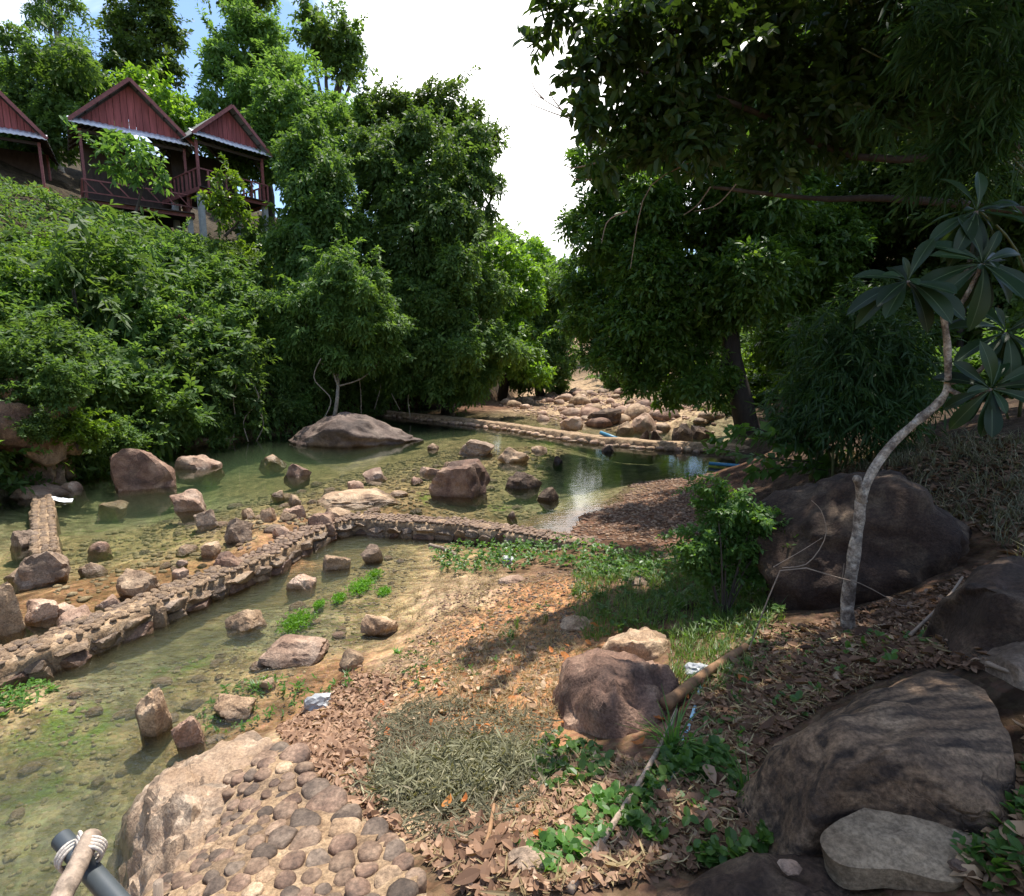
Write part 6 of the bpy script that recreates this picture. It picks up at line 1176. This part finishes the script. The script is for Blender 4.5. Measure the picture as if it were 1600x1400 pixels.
litter('brown leaves along the foot of the huge shaded boulder', [(1180, 990), (1330, 970), (1480, 960), (1500, 1010), (1330, 1010), (1200, 1020)], 900, .06, .026, 'lf_litter', 33, .7, .016)
litter('pale shredded leaf litter on the shaded right bank', LIT_R, 4200, .075, .008, 'lf_straw', 3, .2, .02)
LIT_M = [(430, 1140), (480, 1105), (560, 1050), (620, 1060), (600, 1130), (580, 1220), (640, 1320), (560, 1270), (480, 1200)]
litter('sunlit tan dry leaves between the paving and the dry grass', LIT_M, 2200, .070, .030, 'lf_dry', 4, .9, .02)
litter('straw-coloured shreds on the sunlit near bank', [(520, 1100), (620, 1020), (700, 960), (780, 900), (900, 900), (940, 1000), (870, 1120), (720, 1120), (600, 1120)], 3600, .075, .008, 'lf_straw', 5, .2, .012)
litter('dry leaves on the red gravel bank', [(560, 1100), (650, 1000), (800, 960), (880, 1040), (850, 1120), (640, 1130)], 380, .075, .034, 'lf_dry', 6, .8, .012)
litter('big brown leaves under the split stick at the bottom', [(670, 1300), (760, 1290), (830, 1330), (860, 1400), (760, 1420), (690, 1360)], 240, .09, .038, 'lf_litter', 7, .8, .02)
litter('orange fallen leaves dotted over the near bank', [(560, 1100), (850, 960), (1160, 1030), (1180, 1280), (860, 1380), (640, 1310)], 46, .09, .045, 'lf_orange', 8, .6, .03)
litter('fallen leaves drifted along the gravel behind the wall', [(200, 930), (340, 890), (440, 850), (420, 880), (300, 925), (230, 950)], 260, .08, .036, 'lf_litter', 9, .5, .01, z=.02)
litter('fallen leaves and twigs on the shaded gravel spit', [(930, 830), (1000, 790), (1090, 760), (1100, 860), (1000, 860)], 500, .07, .028, 'lf_litter', 10, .6, .01)
litter('leaf litter on the dark slope beyond the huge boulder', [(1200, 730), (1400, 700), (1600, 690), (1700, 800), (1620, 900), (1560, 860), (1400, 740)], 2600, .10, .04, 'lf_litter', 11, .6, .02)
litter('leaf litter around the right-hand boulders', [(1440, 1240), (1530, 1290), (1600, 1200), (1640, 1000), (1700, 1100), (1640, 1400), (1500, 1400)], 900, .085, .036, 'lf_litter', 12, .7, .02)
# dome of cut dry bamboo leaves
def brush_pile():
    c = G(715, 1200); r = np.random.default_rng(41); n = 2800; q = r.normal(0, .6, (n * 3, 2)); q = q[(q ** 2).sum(1) < 1.5][:n]; x = c[0] + q[:, 0] * .60 + .06; y = c[1] + q[:, 1] * .50 - .12
    lump = .5 + .6 * vnoise(np.column_stack([q * 2.2, np.zeros(len(q))]), 5); keep = (q ** 2).sum(1) < .55 + .6 * vnoise(np.column_stack([q * 1.6, np.full(len(q), 3.)]), 12) + .25 * r.random(len(q)); q, x, y, lump = q[keep], x[keep], y[keep], lump[keep]; hh = .10 * np.clip(1 - (q ** 2).sum(1) * .8, 0, 1) * (.35 + 1.2 * lump); z = hgt(x, y) + hh * r.uniform(.4, 1.1, len(x))
    P = np.stack([x, y, z], -1); fl = np.column_stack([vnoise(np.column_stack([q * 1.5, np.ones(len(q))]), 8), vnoise(np.column_stack([q * 1.5, np.ones(len(q))]), 9), np.zeros(len(q))]); D = unit(fl * 1.3 + r.normal(0, .6, (len(q), 3)) * (1, 1, .5)); V, rn = sprays(P, D, 7, .14, .085, .0085, .3, .8, .05, r, .6, .5)
    o = link('brush_pile', quads('brush_pile', V, rn), M['lf_brush']); tag(o, 'heap of cut grey-green bamboo leaves drying on the bank', 'brush pile', kind='stuff')
brush_pile()
litter('loose cut bamboo leaves spread round the brush pile', [(575, 1140), (640, 1105), (760, 1100), (865, 1130), (880, 1220), (800, 1290), (720, 1330), (640, 1310), (575, 1240)], 4200, .085, .0085, 'lf_brush', 35, .2, .035)
GR = [(900, 880), (1000, 870), (1080, 870), (1180, 900), (1230, 960), (1180, 1010), (1070, 1010), (990, 985), (920, 1010), (890, 960)]
grass('fresh green grass around the foot of the feathery shrub', GR, 1300, .16, .006, 'lf_grass', 11)
grass('thin dry grass over the sunlit near bank', [(700, 1020), (850, 960), (920, 1020), (880, 1120), (800, 1150), (700, 1100)], 420, .12, .004, 'lf_straw', 12, .9)
grass('grass at the edge of the boulders on the right bank', [(1050, 1010), (1170, 1010), (1180, 1060), (1080, 1100), (1040, 1060)], 220, .12, .006, 'lf_grass', 13)
grass('dead grass hanging at the water edge below the wall', [(610, 940), (700, 890), (780, 870), (800, 900), (720, 960), (640, 985)], 220, .15, .006, 'lf_straw', 14, 1.2, up=.5)
grass('dark grass on the shaded slope behind the huge boulder', [(1200, 735), (1400, 700), (1600, 690), (1700, 800), (1620, 900), (1560, 850), (1400, 735)], 800, .22, .007, 'lf_brush', 15, .9)
weeds('leafy weeds along the near side of the wall end', [(660, 870), (760, 850), (850, 840), (960, 860), (1060, 880), (1040, 915), (930, 905), (850, 885), (780, 900), (700, 900)], 900, .055, .036, 'lf_weed', 21, .14)
weeds('clover-like weeds on the shaded near bank', [(1000, 1300), (1040, 1230), (1120, 1220), (1180, 1270), (1200, 1320), (1120, 1340), (1010, 1330), (960, 1300), (1040, 1180), (1130, 1180), (1220, 1330), (1120, 1370)], 260, .042, .034, 'lf_weed', 22, .07)
weeds('clover-like weeds beside the long stick', [(900, 1300), (930, 1250), (990, 1270), (960, 1320), (860, 1380), (800, 1330)], 130, .042, .032, 'lf_weed', 23, .06)
weeds('leafy weeds below the hump-backed boulder', [(820, 1190), (870, 1150), (960, 1180), (950, 1210), (870, 1250), (840, 1240)], 100, .045, .03, 'lf_weed', 24, .06)
weeds('scattered weeds under the feathery shrub', GR, 420, .05, .025, 'lf_weed', 25, .12)
weeds('weeds scattered over the leaf litter', LIT_R, 130, .045, .03, 'lf_weed', 26, .05)
weeds('weeds at the foot of the right-hand boulders', [(1440, 1240), (1540, 1300), (1600, 1250), (1640, 1000), (1700, 1100), (1640, 1400), (1520, 1400)], 220, .045, .025, 'lf_weed', 27, .06)
weeds('green sprouts among the stones at the stream edge', [(300, 1130), (340, 1090), (420, 1060), (560, 1070), (470, 1110), (400, 1140), (330, 1160)], 130, .05, .016, 'lf_weed', 28, .08)
weeds('sprouts and grass at the left edge by the wall', [(0, 1070), (60, 1060), (90, 1080), (40, 1120), (0, 1130)], 110, .05, .02, 'lf_weed', 29, .06)
weeds('sprigs scattered on the red gravel', [(620, 1000), (800, 940), (900, 930), (880, 1100), (640, 1090)], 60, .045, .018, 'lf_weed', 30, .06)
def tuft(name, label, px, py, n, h, w, mat, seed, cat='plant', lean=.7):
    g = G(px, py); o = grass(label, [g[:2] + d for d in (np.array((-.02, -.02)), np.array((.02, -.02)), np.array((.02, .02)), np.array((-.02, .02)))], n, h, w, mat, seed, lean, name, 8); del o['kind']; o['category'] = cat; return o
tuft('sedge', 'long-bladed green sedge tuft beside the blue pipe', 1050, 1185, 6, .34, .011, 'lf_weed', 51, lean=.9)
tuft('sedge', 'small sedge tuft against the banded dark boulder', 1165, 1255, 5, .22, .008, 'lf_weed', 52)
tuft('sedge', 'grassy sprout at the stream edge beside the blocky tan rock', 545, 1062, 3, .12, .010, 'lf_weed', 53)
tuft('sedge', 'small green tuft on the red gravel near the water', 622, 1022, 4, .10, .012, 'lf_shrub', 54)
tuft('sedge', 'tall thin seed stalks standing on the red gravel', 805, 985, 2, .30, .005, 'lf_grass', 55, lean=.15)
tuft('sedge', 'thin upright stalks left of the grass on the bank', 850, 975, 2, .26, .005, 'lf_grass', 56, lean=.2)
tuft('sedge', 'leafy green clump in the middle of the near bank', 800, 1000, 5, .14, .011, 'lf_weed', 57)
tuft('sedge', 'broad grass clump at the foot of the feathery shrub', 1060, 950, 7, .24, .010, 'lf_weed', 58)
tuft('weed', 'sprout growing on the pale rock by the stream', 405, 1078, 4, .13, .014, 'lf_weed', 59)
tuft('weed', 'leafy weed beside the tall rounded tan rock', 345, 1128, 5, .14, .014, 'lf_weed', 60)
# cushions of bright water moss
for i, (px, py, w) in enumerate([(464, 970, 62), (498, 945, 20), (565, 915, 50), (585, 897, 26), (530, 935, 26), (600, 925, 24)]):
    p = W(px, py, LOW - .01); s = p[1] / F; r = np.random.default_rng(90 + i); n = int(30 + w * 9); q = r.normal(0, .33, (n, 2)) * (w * s * .5, w * s * .9); P = np.column_stack([p[0] + q[:, 0], p[1] + q[:, 1], np.full(n, LOW - .02) + r.uniform(0, .035, n)])
    V, rn = sprays(P, unit(r.normal(0, 1, (n, 3)) + UPV * .6), 5, .03, .028, .012, .2, r=r); o = link('water_moss', quads('water_moss', V, rn), M['lf_moss']); tag(o, ['largest bright green moss cushion in the water below the wall', 'tiny moss cushion behind the largest one', 'moss cushion below the wall bend', 'small moss patch close under the wall bend', 'small moss patch left of the wall-bend cushion', 'moss patch nearest the dead grass'][i], 'moss')
